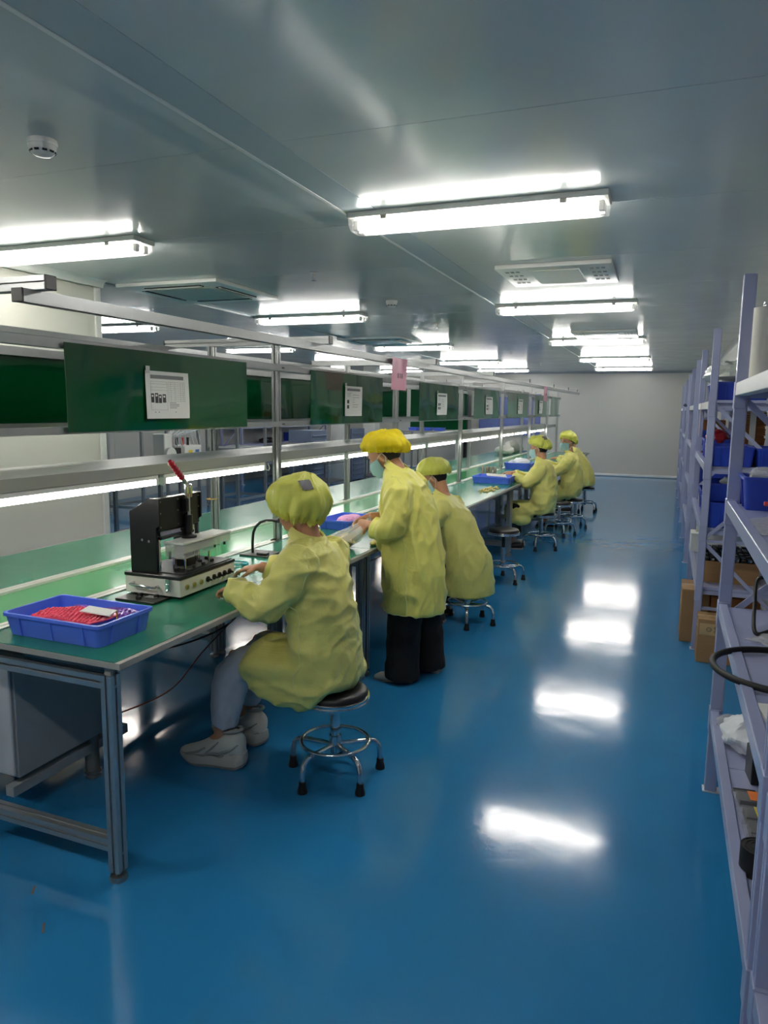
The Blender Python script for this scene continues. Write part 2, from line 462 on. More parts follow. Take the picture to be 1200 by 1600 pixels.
# the same rows go on behind the camera
for x, y, n in ((-0.905, 0.15, 'aisle'), (-3.44, 0.2, 'bench line')):
    put_light(x, y, 'ceiling light of the %s row behind the camera' % n, 'ceiling lights behind the camera')

# ================================================================ ceiling fittings
def cassette(label, cx, cy, w, holes):
    t = thing('air_conditioner' if not holes else 'ceiling_vent', label, 'air conditioner' if not holes else 'vent', (cx, cy, CEIL))
    b = MB(); b.bb(-w/2, w/2, -w/2, w/2, -0.028, 0); b.build('panel', WHITE_MET, t, bevel=0.006, seg=2)
    if holes:
        for sx in (-1, 1):
            for i in range(4):
                for j in range(3):
                    MB().bb(sx*(w/2-0.06-0.035*j)-0.012, sx*(w/2-0.06-0.035*j)+0.012, -w*0.32+i*w*0.19-0.02, -w*0.32+i*w*0.19+0.02, -0.0295, -0.027).build('air_slot', BLACK_PL, t)
        MB().bb(-w*0.22, w*0.22, -w*0.36, w*0.36, -0.034, -0.027).build('centre_cover', WHITE_MET, t, bevel=0.003)
    else:
        MB().bb(-w*0.3, w*0.3, -w*0.3, w*0.3, -0.038, -0.027).build('intake_grille', mat('ac_cover', (200, 202, 194), 0.45), t, bevel=0.004)
        for k in range(4):
            M = Matrix.Rotation(k*PI/2, 3, 'Z')
            MB().box(M @ Vector((0, -w*0.375, -0.029)), (w*0.56, 0.05, 0.012), M).build('louvre_slot', BLACK_PL, t)
            MB().box(M @ Vector((0, -w*0.385, -0.036)), (w*0.56, 0.03, 0.006), M @ Matrix.Rotation(0.35, 3, 'X')).build('louvre', WHITE_MET, t)
    return t
cassette('square perforated ceiling vent between the two front aisle lights', -0.76, 5.27, 0.74, True)
cassette('perforated ceiling vent just before the third aisle light', -0.78, 9.45, 0.74, True)
cassette('wide air conditioner cassette above the bench line, closest to the camera', -3.64, 5.2, 0.93, False)
cassette('farther air conditioner cassette before the third bench light', -3.8, 9.65, 0.93, False)

def detector(label, x, y):
    t = thing('smoke_detector', label, 'detector', (x, y, CEIL))
    MB().lathe([(0.05, 0), (0.052, -0.012), (0.05, -0.018)], n=24).build('base', WHITE_MET, t)
    MB().lathe([(0.047, -0.018), (0.047, -0.03), (0.04, -0.045), (0.028, -0.054), (0.01, -0.056)], n=24).build('body', WHITE_MET, t)
    for k in range(10):
        a = 2*PI*k/10
        M = Matrix.Rotation(a, 3, 'Z')
        MB().box(M @ Vector((0.042, 0, -0.041)), (0.006, 0.016, 0.006), M @ Matrix.Rotation(-0.7, 3, 'Y')).build('sensor_slot', BLACK_PL, t)
detector('white round smoke detector on the ceiling, close to the camera', -2.16, 2.145)
detector('small far smoke detector above the bench line', -2.34, 6.2)
def sprinkler(label, x, y):
    t = thing('fire_sprinkler', label, 'sprinkler', (x, y, CEIL), 0, 'ceiling sprinklers')
    MB().lathe([(0.026, 0), (0.026, -0.004), (0.012, -0.008)], n=16).build('escutcheon', STEEL, t)
    MB().cyl((0, 0, -0.006), (0, 0, -0.03), 0.007, 0.005, 8).build('stem', STEEL, t)
    b = MB(); b.tube([(0, 0, -0.028), (0.011, 0, -0.036), (0.009, 0, -0.05), (0, 0, -0.056)], 0.0025, 6); b.tube([(0, 0, -0.028), (-0.011, 0, -0.036), (-0.009, 0, -0.05), (0, 0, -0.056)], 0.0025, 6)
    b.build('yoke', STEEL, t)
    MB().lathe([(0.004, -0.056), (0.018, -0.058), (0.018, -0.0595), (0.003, -0.06)], n=14).build('deflector', CHROME, t)
for (x, y), l in zip(((-2.38, 4.75), (-2.45, 7.92), (-2.4, 11.76), (-2.45, 15.0)), ('beyond the big air conditioner', 'past the far smoke detector', 'above the far end of the bench posts', 'near the far wall')):
    sprinkler('small ceiling sprinkler head '+l, x, y)
# ================================================================ bench line
TZ = 0.785
POSTS = [1.80, 3.88, 5.88, 7.90, 9.95, 11.96, 13.6, 14.82]
XN, XF = -2.265, -2.72           # near and far post rows
ROT = -math.atan(K)

def leg44(b, x, y, z0, z1, prof=P44): b.prism(prof, (x, y, z0), (x, y, z1))
def bench(label, y0, y1, near, foot_detail=True, cat='workbench'):
    """one workbench: origin at the aisle-side front corner on the floor, x to the left is negative"""
    x_edge = -1.607 if near else -3.362
    L = y1-y0; W = 0.635; s = -1 if near else 1
    t = thing('workbench', label, cat, BL(x_edge, y0), ROT, 'workbenches of the line')
    def X(d): return s*d                      # d: distance inwards from the outer edge
    b = MB(); b.bb(*sorted((X(0), X(W))), 0.003, L-0.003, TZ-0.024, TZ-0.002)
    top = b.build('tabletop', EDGING, t, bevel=0.0015)
    b = MB(); b.bb(*sorted((X(0.02), X(W))), 0.004, L-0.004, TZ-0.004, TZ)
    b.build('bench_mat', GREEN_MAT, top)
    for d in (0.07, W+0.035):
        for yy in (0.035, L-0.035):
            lb = MB(); leg44(lb, X(d), yy, 0.035, 0.728)
            lg = lb.build('leg', ALU, t)
            MB().lathe([(0.004, 0), (0.029, 0), (0.03, 0.006), (0.028, 0.018), (0.01, 0.02), (0.01, 0.036)], (X(d), yy, 0), 18).build('levelling_foot', STEEL, lg)
            MB().bb(X(d)-0.012, X(d)+0.012, yy-0.012, yy+0.012, 0.728, TZ-0.024).build('bracket', EDGING, lg)
            if foot_detail:
                for zz in (0.1, 0.69):
                    MB().cyl((X(d)+0.0225 if near else X(d)-0.0225, yy, zz), (X(d)+0.018 if near else X(d)-0.018, yy, zz), 0.006, n=8).build('bolt', STEEL, lg)
    for yy in (0.035, L-0.035):
        for zz in (0.705, 0.13):
            q = MB(); q.prism(P44, (X(0.07+0.022), yy, zz), (X(W+0.035-0.022), yy, zz)); q.build('end_rail', ALU, t)
    for zz in ((0.705, 0.25) if not near else ()):
        q = MB(); q.prism(P40, (X(W+0.035), 0.057, zz), (X(W+0.035), L-0.057, zz)); q.build('stretcher', ALU, t)
    return t
bl = ['near workbench at the front, holding the press and red bubble wrap tray',
      'near workbench where the standing person empties a plastic bag',
      'near workbench hidden behind the bent worker and the empty stool',
      'near workbench holding the tray and four metal cans',
      'near workbench in front of the far worker looking at the camera',
      'near workbench beside the second to last seated worker', 'last near workbench at the far end']
TY = [1.775, 3.88, 5.88, 7.90, 9.95, 11.96, 13.6, 14.84]
for k in range(7):
    bench(bl[k], TY[k], TY[k+1], True, k < 3)
for k in range(7):
    bench('%s workbench on the far side of the green belt, counted from the camera' % ORD[k], TY[k], TY[k+1], False, False)

# ---------------------------------------------------------------- conveyor
cv = thing('belt_conveyor', 'long green belt conveyor running between the two rows of workbenches', 'conveyor', BL(0, 0), ROT)
Y0, Y1 = 1.778, 14.84
MB().bb(XF+0.035, XN-0.035, Y0, Y1, TZ-0.02, TZ-0.008).build('belt', GREEN_BELT, cv, bevel=0.004)
for x0, x1 in ((XN-0.04, XN+0.018), (XF-0.018, XF+0.04)):
    q = MB(); h = 0.05
    q.prism([(-h, x0), (-h, x1), (0.004, x1), (0.004, (x0+x1)/2+0.004), (-0.002, (x0+x1)/2+0.002), (-0.002, (x0+x1)/2-0.002), (0.004, (x0+x1)/2-0.004), (0.004, x0)],
            (0, Y0-0.01, TZ), (0, Y1, TZ), (0, 0, 1))
    q.build('side_rail', mat('bright_rail', (222, 222, 214), 0.3, 0.4), cv)
q = MB(); q.bb(XF-0.02, XN+0.02, 1.90, 2.44, 0.19, 0.66)
cab = q.build('drive_cabinet', GREY_MET, cv, bevel=0.003)
MB().bb(XF-0.01, XN+0.01, 1.888, 1.899, 0.2, 0.65).build('cabinet_front', mat('pale_grey_metal', (190, 194, 200), 0.4), cab, bevel=0.003)
for x in (XN-0.01, XF+0.01):
    q = MB(); q.bb(x-0.02, x+0.02, 1.88, 2.5, 0.12, 0.16); q.build('base_rail', GREY_MET, cv)
    for y in [2.3]+[p for p in POSTS[1:]]:
        q = MB(); q.cyl((x, y, 0.03), (x, y, 0.72), 0.03, n=14); lg = q.build('conveyor_leg', mat('conveyor_leg_grey', (120, 120, 116), 0.35, 0.3), cv)
        MB().lathe([(0.003, 0), (0.034, 0), (0.036, 0.01), (0.03, 0.014), (0.03, 0.02), (0.036, 0.022), (0.036, 0.03), (0.01, 0.034)], (x, y, 0), 18).build('levelling_foot', STEEL, lg)

# ---------------------------------------------------------------- overhead frame
fr = thing('overhead_frame', 'long silver aluminium frame of posts and rails standing over the conveyor', 'frame', BL(0, 0), ROT)
PT = 1.965                        # post tops / underside of the cross beams
for y in POSTS:
    for x in (XN, XF):
        q = MB(); q.prism(P40, (x, y, TZ+0.006), (x, y, PT)); p = q.build('post', ALU, fr)
        q = MB(); q.bb(x-0.02, x+0.02, y-0.055, y-0.02, TZ+0.004, TZ+0.01); q.prism([(0, 0), (0.035, 0), (0, 0.06)], (x-0.015, y-0.02, TZ+0.01), (x+0.015, y-0.02, TZ+0.01), (0, -1, 0))
        q.build('foot_bracket', STEEL, p)
    if y < 2: y = 1.84
    q = MB(); q.prism(slot_profile(0.044), (-3.06, y, PT+0.022), (-1.905, y, PT+0.022))
    cb = q.build('cross_beam', ALU, fr)
    for x in (-3.064, -1.901):
        MB().box((x, y, PT+0.022), (0.008, 0.046, 0.046)).build('end_cap', BLACK_PL, cb, bevel=0.002)
# long rail under the beam ends on the aisle side (an open channel), and its twin
def channel(b, x, y0, y1, zt, w=0.045, h=0.042):
    pr = [(0, -w/2), (0, w/2), (-h, w/2), (-h, w/2-0.012), (-h+0.012, w/2-0.012), (-h+0.012, -w/2+0.012), (-h, -w/2+0.012), (-h, -w/2)]
    b.prism(pr, (x, y0, zt), (x, y1, zt), (0, 0, 1))
for x, ys_, ye in ((-1.975, 1.78, 15.6), (-2.99, 1.78, 15.6)):
    q = MB(); channel(q, x, ys_, ye, PT); o = q.build('top_rail', ALU, fr)
    MB().box((x, ys_-0.004, PT-0.021), (0.047, 0.008, 0.044)).build('end_cap', BLACK_PL, o, bevel=0.002)
for x, sg in ((XN, 1), (XF, -1)):
    xx = x+sg*0.034
    for z0, z1 in ((1.812, 1.852), (1.484, 1.514)):
        q = MB(); q.bb(xx-0.013, xx+0.013, 1.79, 14.86, z0, z1); o = q.build('board_rail', ALU, fr, bevel=0.002)
        for y in POSTS:
            for dy in (-0.008, 0.008):
                MB().cyl((xx+sg*0.0125, y+dy, (z0+z1)/2), (xx+sg*0.0155, y+dy, (z0+z1)/2), 0.0045, n=8).build('screw', BLACK_PL, o)
# silver tray shelf in bays
for k in range(7):
    a, b_ = POSTS[k]+0.001, POSTS[k+1]-0.001
    if k == 0: a = 1.79
    q = MB(); pr = []
    x0, x1 = XF+0.022, XN-0.022
    q.add([(x0, a, 1.275), (x0, a, 1.325), (x1, a, 1.325), (x1, a, 1.275), (x1-0.004, a, 1.275), (x1-0.004, a, 1.32), (x0+0.004, a, 1.32), (x0+0.004, a, 1.275)]+
          [(x0, b_, 1.275), (x0, b_, 1.325), (x1, b_, 1.325), (x1, b_, 1.275), (x1-0.004, b_, 1.275), (x1-0.004, b_, 1.32), (x0+0.004, b_, 1.32), (x0+0.004, b_, 1.275)],
          [(i, (i+1) % 8, (i+1) % 8+8, i+8) for i in range(8)]+[(0, 1, 2, 3, 4, 5, 6, 7), (15, 14, 13, 12, 11, 10, 9, 8)])
    sh = q.build('shelf', ALU_TRAY, fr, smooth=0)

# ---------------------------------------------------------------- bench tubes under the shelf
def bench_tube(label, x, y0, y1):
    t = thing('bench_tube_light', label, 'tube light', BL(x, y0, 1.274), ROT, 'tube lights under the shelf')
    L = y1-y0
    MB().bb(-0.014, 0.014, 0, L, -0.022, 0).build('batten', WHITE_MET, t, bevel=0.003)
    MB().cyl((0, 0.02, -0.036), (0, L-0.02, -0.036), 0.0135, n=10).build('tube', LED, t)
    for yy in (0.008, L-0.008):
        MB().box((0, yy, -0.033), (0.03, 0.022, 0.036)).build('end_cap', WHITE_MET, t, bevel=0.003)
    w = MB(); w.tube([(0.005, L, -0.03), (0.01, L+0.02, -0.05), (0.012, L+0.04, -0.055), (0.01, L+0.055, -0.04), (0, L+0.05, -0.012)], 0.003, 6)
    w.build('power_lead', WHITE_MET, t)
segs = [(1.82, 2.845), (2.885, 3.82), (3.95, 4.95), (5.0, 5.84), (5.93, 6.82), (6.88, 7.85), (7.95, 8.9), (8.95, 9.9), (10.0, 10.92), (10.97, 11.9), (12.0, 12.76), (12.8, 13.55)]
for k, (a, b_) in enumerate(segs):
    bench_tube('%s lit tube under the silver shelf in %s' % ('nearer' if k % 2 == 0 else 'farther', ['the front bay, behind the press', 'the second bay, behind the standing person', 'the third bay',
               'the fourth bay, behind the metal cans', 'the fifth bay', 'the sixth bay'][k//2]), XN-0.04, a, b_)

# ---------------------------------------------------------------- green boards and sheets
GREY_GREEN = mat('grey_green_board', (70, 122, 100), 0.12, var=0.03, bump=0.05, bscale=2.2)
def board(label, x, y0, y1, sg, warp, seed, m=GREEN_BOARD):
    n = 24; b = MB(); rnd = random.Random(seed); ph = rnd.random()*6
    def off(u, v): return warp*(math.sin(u*5+ph)*0.6+math.sin(u*11+ph*2+v*2)*0.35+v*0.5*math.sin(u*3+ph))
    H = 6; vs_ = []; fs = []
    z0, z1 = 1.492, 1.838
    for side in (0, 1):
        for i in range(n+1):
            for j in range(H+1):
                u, v = i/n, j/H
                vs_.append((sg*(off(u, v)+side*0.003), (y1-y0)*u, z0+(z1-z0)*v))
    A = (n+1)*(H+1)
    for i in range(n):
        for j in range(H):
            a = i*(H+1)+j
            fs.append((a, a+1, a+H+2, a+H+1)); fs.append((A+a, A+a+H+1, A+a+H+2, A+a+1))
    for i in range(n):
        a = i*(H+1); c = a+H+1; fs.append((a, c, A+c, A+a)); a += H; c += H; fs.append((a, A+a, A+c, c))
    for j in range(H):
        fs.append((j, A+j, A+j+1, j+1)); e = n*(H+1)+j; fs.append((e, e+1, A+e+1, A+e))
    b.add(vs_, fs)
    o = b.build('display_board', m, None, smooth=60)
    place(o, BL(x, y0), ROT)
    tag(o, label, 'board', 'green boards on the frame')
    return o
nb = [(2.215, 3.497), (4.25, 5.48), (6.35, 7.62), (8.27, 9.53), (10.05, 11.5), (12.14, 13.26), (13.65, 14.5)]
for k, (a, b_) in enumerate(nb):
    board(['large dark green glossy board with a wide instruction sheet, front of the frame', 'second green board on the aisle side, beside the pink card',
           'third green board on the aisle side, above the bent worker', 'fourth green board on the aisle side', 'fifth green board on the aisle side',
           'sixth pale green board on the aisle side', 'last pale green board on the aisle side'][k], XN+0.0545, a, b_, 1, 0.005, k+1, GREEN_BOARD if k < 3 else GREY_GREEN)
fb = [(1.8, 2.805), (2.81, 3.8), (4.0, 5.8), (6.0, 7.57), (8.5, 9.9)]
for k, (a, b_) in enumerate(fb):
    board(['dark green board on the far posts at the photo edge', 'dark green board on the far posts behind the instruction sheet', 'long dark green board on the far posts beside the nearest full post',
           'dark green board on the far posts behind the pink card', 'farthest dark green board on the far posts'][k], XF-0.053, a, b_, -1, 0.004, k+20)

def sheet(label, yc, w, zc, h, style, seed):
    t = thing('instruction_sheet', label, 'paper', BL(XN+0.0645, yc-w/2, zc-h/2), ROT, 'instruction sheets on the boards')
    rnd = random.Random(seed); n = 10
    b = MB()
    def off(u, v): return 0.0025*math.sin(u*4+seed)+0.002*math.sin(v*3+seed*2)+0.004
    vs_ = [(off(i/n, j/n), w*i/n+(0.012 if seed == 4 else 0.004)*math.sin(j/n*PI)*(i/n), h*j/n) for i in range(n+1) for j in range(n+1)]
    vs_ += [(x-0.0006, y, z) for x, y, z in vs_]
    A = (n+1)**2; fs = []
    for i in range(n):
        for j in range(n):
            a = i*(n+1)+j; fs += [(a, a+n+1, a+n+2, a+1), (A+a, A+a+1, A+a+n+2, A+a+n+1)]
    for i in range(n):
        a = i*(n+1); c = a+n+1; fs += [(a, A+a, A+c, c), (a+n, c+n, A+c+n, A+a+n), (i, i+1, A+i+1, A+i), (n*(n+1)+i, A+n*(n+1)+i, A+n*(n+1)+i+1, n*(n+1)+i+1)]
    b.add(vs_, fs); pg = b.build('page', PAPER, t, smooth=60)
    def mark(y0, y1, z0, z1, m, nm, lift=0.0):
        q = MB(); y0, y1, z0, z1 = y0*w, y1*w, z0*h, z1*h
        k_ = 8; vv = []; ff = []
        for i in range(k_+1):
            y = y0+(y1-y0)*i/k_
            for z in (z0, z1): vv.append((off(y/w, z/h)+0.0004+lift, y, z))
        q.add(vv, [(2*i, 2*i+2, 2*i+3, 2*i+1) for i in range(k_)]); q.build(nm, m, pg, smooth=0)
    mark(0.1, 0.88, 0.84, 0.92, INK_G, 'printed_header')
    if style == 'wide':
        for z in [0.78-0.045*k for k in range(10)]: mark(0.5, 0.9, z, z+0.004, INK_G, 'printed_line')
        for z in (0.78, 0.73, 0.66, 0.6, 0.18): mark(0.1, 0.47, z, z+0.004, INK_G, 'printed_line')
        for y in (0.5, 0.56, 0.66, 0.8, 0.86, 0.9): mark(y, y+0.004, 0.36, 0.78, INK_G, 'printed_line')
        for y in (0.1, 0.47): mark(y, y+0.004, 0.18, 0.78, INK_G, 'printed_line')
        for k in range(4): mark(0.52, 0.52+0.15+0.1*rnd.random(), 0.33-0.035*k, 0.343-0.035*k, INK_G, 'printed_text')
        for (a, b_, c, d) in ((0.1, 0.17, 0.34, 0.53), (0.19, 0.26, 0.33, 0.54), (0.27, 0.34, 0.33, 0.51), (0.36, 0.44, 0.34, 0.52)):
            mark(a, b_, c, d, INK, 'printed_photo')
            mark(a+0.015, b_-0.02, d-0.07, d-0.03, PAPER, 'photo_detail', 0.0003)
        for y in (0.17, 0.25, 0.65): mark(y, y+0.03, 0.13, 0.145, INK_G, 'printed_text')
    else:
        for k in range(2):
            mark(0.12, 0.24, 0.42-0.17*k, 0.54-0.17*k, INK, 'printed_photo')
            if style == 'four': mark(0.28, 0.38, 0.42-0.17*k, 0.54-0.17*k, INK, 'printed_photo')
        for k in range(6): mark(0.45, 0.55+0.3*rnd.random(), 0.7-0.08*k, 0.712-0.08*k, INK_G, 'printed_text')
        for k in range(3): mark(0.12, 0.3+0.1*rnd.random(), 0.76-0.05*k, 0.77-0.05*k, INK_G, 'printed_text')
    tp = MB(); tp.bb(0.004, 0.0055, 0.004, 0.03, h-0.012, h+0.02); tp.build('tape', clear_plastic('sticky_tape', (240, 240, 235), 0.4), t)
    return t
for k, (yc, w, st) in enumerate(((2.815, 0.31, 'wide'), (4.89, 0.3, 'two'), (7.01, 0.32, 'four'), (8.95, 0.33, 'four'), (10.87, 0.32, 'two'), (12.57, 0.32, 'two'))):
    sheet(['wide instruction sheet with four dark photos and a table, on the front board', 'sheet with two dark photos on the second board', 'sheet with four small photos on the third board',
           'curling sheet on the fourth board', 'sheet on the fifth board', 'sheet on the sixth board, the farthest one'][k], yc, w, 1.648, 0.212, st, k+1)

# pink cards hung from the top rail
def pink(label, y0, w, seed):
    t = thing('pink_card', label, 'card', BL(-1.938, y0, 1.735), ROT, 'pink cards on the top rail')
    n = 12; b = MB(); H = 8; vs_ = []
    def off(u, v): return 0.006*math.sin(u*7+seed)*(v**2)+0.005*math.sin(u*13+2*seed)*(v**3)
    for i in range(n+1):
        for j in range(H+1): vs_.append((off(i/n, j/H), w*i/n, 0.228*j/H))
    vs_ += [(x-0.001, y, z) for x, y, z in vs_]
    A = (n+1)*(H+1); fs = []
    for i in range(n):
        for j in range(H):
            a = i*(H+1)+j; fs += [(a, a+H+1, a+H+2, a+1), (A+a, A+a+1, A+a+H+2, A+a+H+1)]
    b.add(vs_, fs); pg = b.build('sheet', PINK, t, smooth=60)
    g = MB()
    for c in range(3):
        cy0 = w*(0.33+0.13*c); 
        for k in range(4): g.bb(0.0085, 0.009, cy0, cy0+w*0.1, 0.088+0.009*k, 0.0905+0.009*k)
        g.bb(0.0085, 0.009, cy0+w*0.045, cy0+w*0.055, 0.085, 0.122)
        if c != 1: g.bb(0.0085, 0.009, cy0+w*0.005, cy0+w*0.015, 0.085, 0.115)
    g.build('printed_characters', INK, pg, smooth=0)
    return t
pink('large pink card hanging from the long top rail above the standing person', 4.965, 0.31, 1)
pink('small far pink card hanging near the end of the top rail', 11.3, 0.31, 3)
# ================================================================ stools
def make_stool(h, legs=5, rot=0.3):
    t = thing('stool', '', 'stool')
    q = MB(); q.lathe([(0.02, h-0.004), (0.10, h-0.001), (0.132, h-0.006), (0.143, h-0.018), (0.143, h-0.032), (0.02, h-0.034)], n=36)
    q.build('seat', BLACK_SEAT, t, smooth=50)
    q = MB(); q.lathe([(0.143, h-0.03), (0.15, h-0.032), (0.152, h-0.038), (0.149, h-0.045), (0.152, h-0.05), (0.15, h-0.058), (0.14, h-0.06), (0.03, h-0.06)], n=36)
    q.build('seat_rim', CHROME, t, smooth=50)
    zb = 0.135
    q = MB(); q.cyl((0, 0, zb-0.03), (0, 0, 0.30 if h < 0.45 else 0.32), 0.021, n=18)
    q.lathe([(0.025, zb+0.01), (0.027, zb+0.03), (0.025, zb+0.05)], n=18)
    q.build('column', CHROME, t)
    q = MB(); q.cyl((0, 0, 0.29), (0, 0, h-0.058), 0.0165, n=16)
    q.build('piston', CHROME if h < 0.45 else BLACK_MET, t)
    MB().torus((0, 0, zb+0.022), 0.148, 0.0085, 40, 10).build('foot_ring', CHROME, t, smooth=60)
    for k in range(legs):
        a = rot+2*PI*k/legs; c, s = math.cos(a), math.sin(a)
        q = MB()
        path = [(0.015, zb+0.004), (0.09, zb+0.006), (0.15, zb+0.006), (0.178, zb+0.0), (0.196, zb-0.018), (0.204, zb-0.05), (0.206, 0.03)]
        q.tube([(r*c, r*s, z) for r, z in path], 0.0115, 10)
        l = q.build('leg', CHROME, t, smooth=60)
        f = MB(); f.lathe([(0.005, 0), (0.021, 0), (0.0215, 0.01), (0.016, 0.03), (0.015, 0.05), (0.012, 0.05)], (0.206*c, 0.206*s, 0), 14)
        f.build('rubber_foot', BLACK_RUB, l, smooth=60)
    return t
st0 = make_stool(0.405); place(st0, (-1.275, 2.745, 0), 0.35, 'chrome stool with black seat under the seated worker closest to the camera'); st0['group'] = 'chrome stools'
STOOLS = [(-1.335, 5.23, 0.42, 0.9, 'chrome stool hidden under the coat of the bent worker'), (-1.375, 6.70, 0.5, 0.2, 'empty chrome stool with black seat, between two workers'),
          (-1.30, 8.47, 0.44, 0.5, 'chrome stool under the worker seated behind the blue tray'), (-1.24, 9.52, 0.44, 1.1, 'empty stool between the two far seated workers'),
          (-1.17, 10.28, 0.4, 0.7, 'chrome stool under the far worker who looks at the camera'), (-1.17, 12.0, 0.4, 0.3, 'farthest chrome stool, under the last worker')]
tall = None
for x, y, h, r, l in STOOLS:
    if h < 0.46: o = copy_tree(st0); zs = h/0.405
    else:
        o = make_stool(0.5); zs = 1
    place(o, (x, y, 0), r, l); o['group'] = 'chrome stools'
    if zs != 1: o.scale = (1, 1, zs)

# ================================================================ people
def remesh(mb, name, voxel, smooth_it=6, factor=0.5):
    me = mb.mesh(name+'_src')
    bm = bmesh.new(); bm.from_mesh(me); bmesh.ops.recalc_face_normals(bm, faces=bm.faces); bm.to_mesh(me); bm.free()
    ob = bpy.data.objects.new(name+'_src', me); COL.objects.link(ob)
    r = ob.modifiers.new('r', 'REMESH'); r.mode = 'VOXEL'; r.voxel_size = voxel
    if smooth_it:
        s = ob.modifiers.new('s', 'SMOOTH'); s.factor = factor; s.iterations = smooth_it
    dg = bpy.context.evaluated_depsgraph_get(); dg.update()
    out = bpy.data.meshes.new_from_object(ob.evaluated_get(dg)); out.name = name
    bpy.data.objects.remove(ob); bpy.data.meshes.remove(me)
    return out
def displace(me, fn):
    n = len(me.vertices)
    co = np.empty(n*3, np.float32); me.vertices.foreach_get('co', co); co = co.reshape(-1, 3)
    no = np.empty(n*3, np.float32); me.vertices.foreach_get('normal', no); no = no.reshape(-1, 3)
    d = np.array([fn(co[i], no[i]) for i in range(n)], np.float32)
    co = co+no*d[:, None]
    me.vertices.foreach_set('co', co.ravel()); me.update()

def ell(a, b, ra, rb, up=(0, 0, 1)):
    pass
def limb(mb, pts, rs, n=14): mb.tube(pts, rs, n)
def ribbon_on(me, pts, r=0.0025, samples=30, lift=0.001):
    """thin raised seam following the cloth surface"""
    bvh = BVHTree.FromPolygons([v.co.copy() for v in me.vertices], [tuple(p.vertices) for p in me.polygons])
    P = [Vector(p) for p in pts]; path = []
    for i in range(len(P)-1):
        for k in range(samples):
            q = P[i].lerp(P[i+1], k/samples); loc, nrm, idx, d = bvh.find_nearest(q)
            if loc is not None: path.append(loc+nrm*lift)
    for _ in range(3): path = [path[0]]+[(path[i-1]+path[i]*2+path[i+1])/4 for i in range(1, len(path)-1)]+[path[-1]]
    b = MB(); b.tube(path, r, 6)
    return b

def hand(mb, wrist, d, nrm, side, curl=0.5, sc=1.0):
    """palm and five bent fingers; d: pointing direction, nrm: palm normal (towards the palm side), side: +1 thumb along +lat"""
    d = Vector(d).normalized(); nrm = Vector(nrm); nrm = (nrm-d*nrm.dot(d)).normalized(); lat = d.cross(nrm)*side
    w = Vector(wrist)
    mb.loft([(w, lat*0.026*sc, nrm*0.019*sc), (w+d*0.03*sc, lat*0.034*sc, nrm*0.016*sc), (w+d*0.07*sc, lat*0.041*sc, nrm*0.014*sc), (w+d*0.088*sc, lat*0.038*sc, nrm*0.011*sc)], 14)
    for k, (off, ln) in enumerate(((0.030, 0.072), (0.0105, 0.082), (-0.0095, 0.076), (-0.029, 0.06))):
        p = w+d*0.08*sc+lat*off*sc; pts = [p-d*0.015*sc]; ang = 0.15+0.1*k*0.3
        for j, fr_ in enumerate((0.45, 0.3, 0.25)):
            dirn = d*math.cos(ang)+nrm*math.sin(ang)
            pts.append(pts[-1]+dirn*(ln*fr_+(0.015 if j == 0 else 0))*sc); ang += curl
        mb.tube(pts, [0.0085*sc, 0.0082*sc, 0.0075*sc, 0.0055*sc], 8)
    p = w+d*0.022*sc+lat*0.026*sc
    a1 = (d*0.7+lat*0.6+nrm*0.35).normalized(); a2 = (d*0.9+lat*0.15+nrm*0.4).normalized()
    mb.tube([p-a1*0.01, p+a1*0.036*sc, p+a1*0.036*sc+a2*0.028*sc, p+a1*0.036*sc+a2*0.05*sc], [0.013*sc, 0.011*sc, 0.0095*sc, 0.006*sc], 8)

def make_cap(rad, tilt, ruff, seed, gather=0.78, lump=0.012, aend=0.58):
    nu, nv = 96, 26; rnd = random.Random(seed); b = MB(); rings = []
    ph = rnd.random()*6
    for i in range(nv+1):
        f = i/nv
        a = f*PI*aend
        ring = []
        for j in range(nu):
            th = 2*PI*j/nu
            r = math.sin(a); z = math.cos(a)
            if f > 0.82: r = math.sin(a)*(1-(f-0.82)/0.18*(1-gather)*0.55)
            fold = ruff*(math.cos(th*17+ph+2.5*math.sin(th*2+ph))*0.6+math.cos(th*9+ph*2)*0.4)*(f**1.5)
            fold += ruff*0.7*math.cos(th*31+ph)*(1 if f > 0.86 else 0.15)
            p = Vector((rad[0]*r*math.cos(th), rad[1]*r*math.sin(th), rad[2]*z))
            nn = noise.noise(Vector((p.x*13+seed, p.y*13, p.z*13)))*lump*1.4+noise.noise(Vector((p.x*30, p.y*30+seed, p.z*18)))*lump*0.6
            p = p*(1+(fold+nn)/max(rad[0], 0.01)*1.0) if f > 0.02 else p
            ring.append(Matrix.Rotation(-tilt, 3, 'Y') @ p)
        rings.append(ring)
    # inner turn-in and band
    last = rings[-1]
    rings.append([Vector((p.x*0.93, p.y*0.93, p.z+0.006)) for p in last])
    rings.append([Vector((p.x*0.6, p.y*0.6, p.z+0.06)) for p in last])
    b.rings(rings, True)
    return b

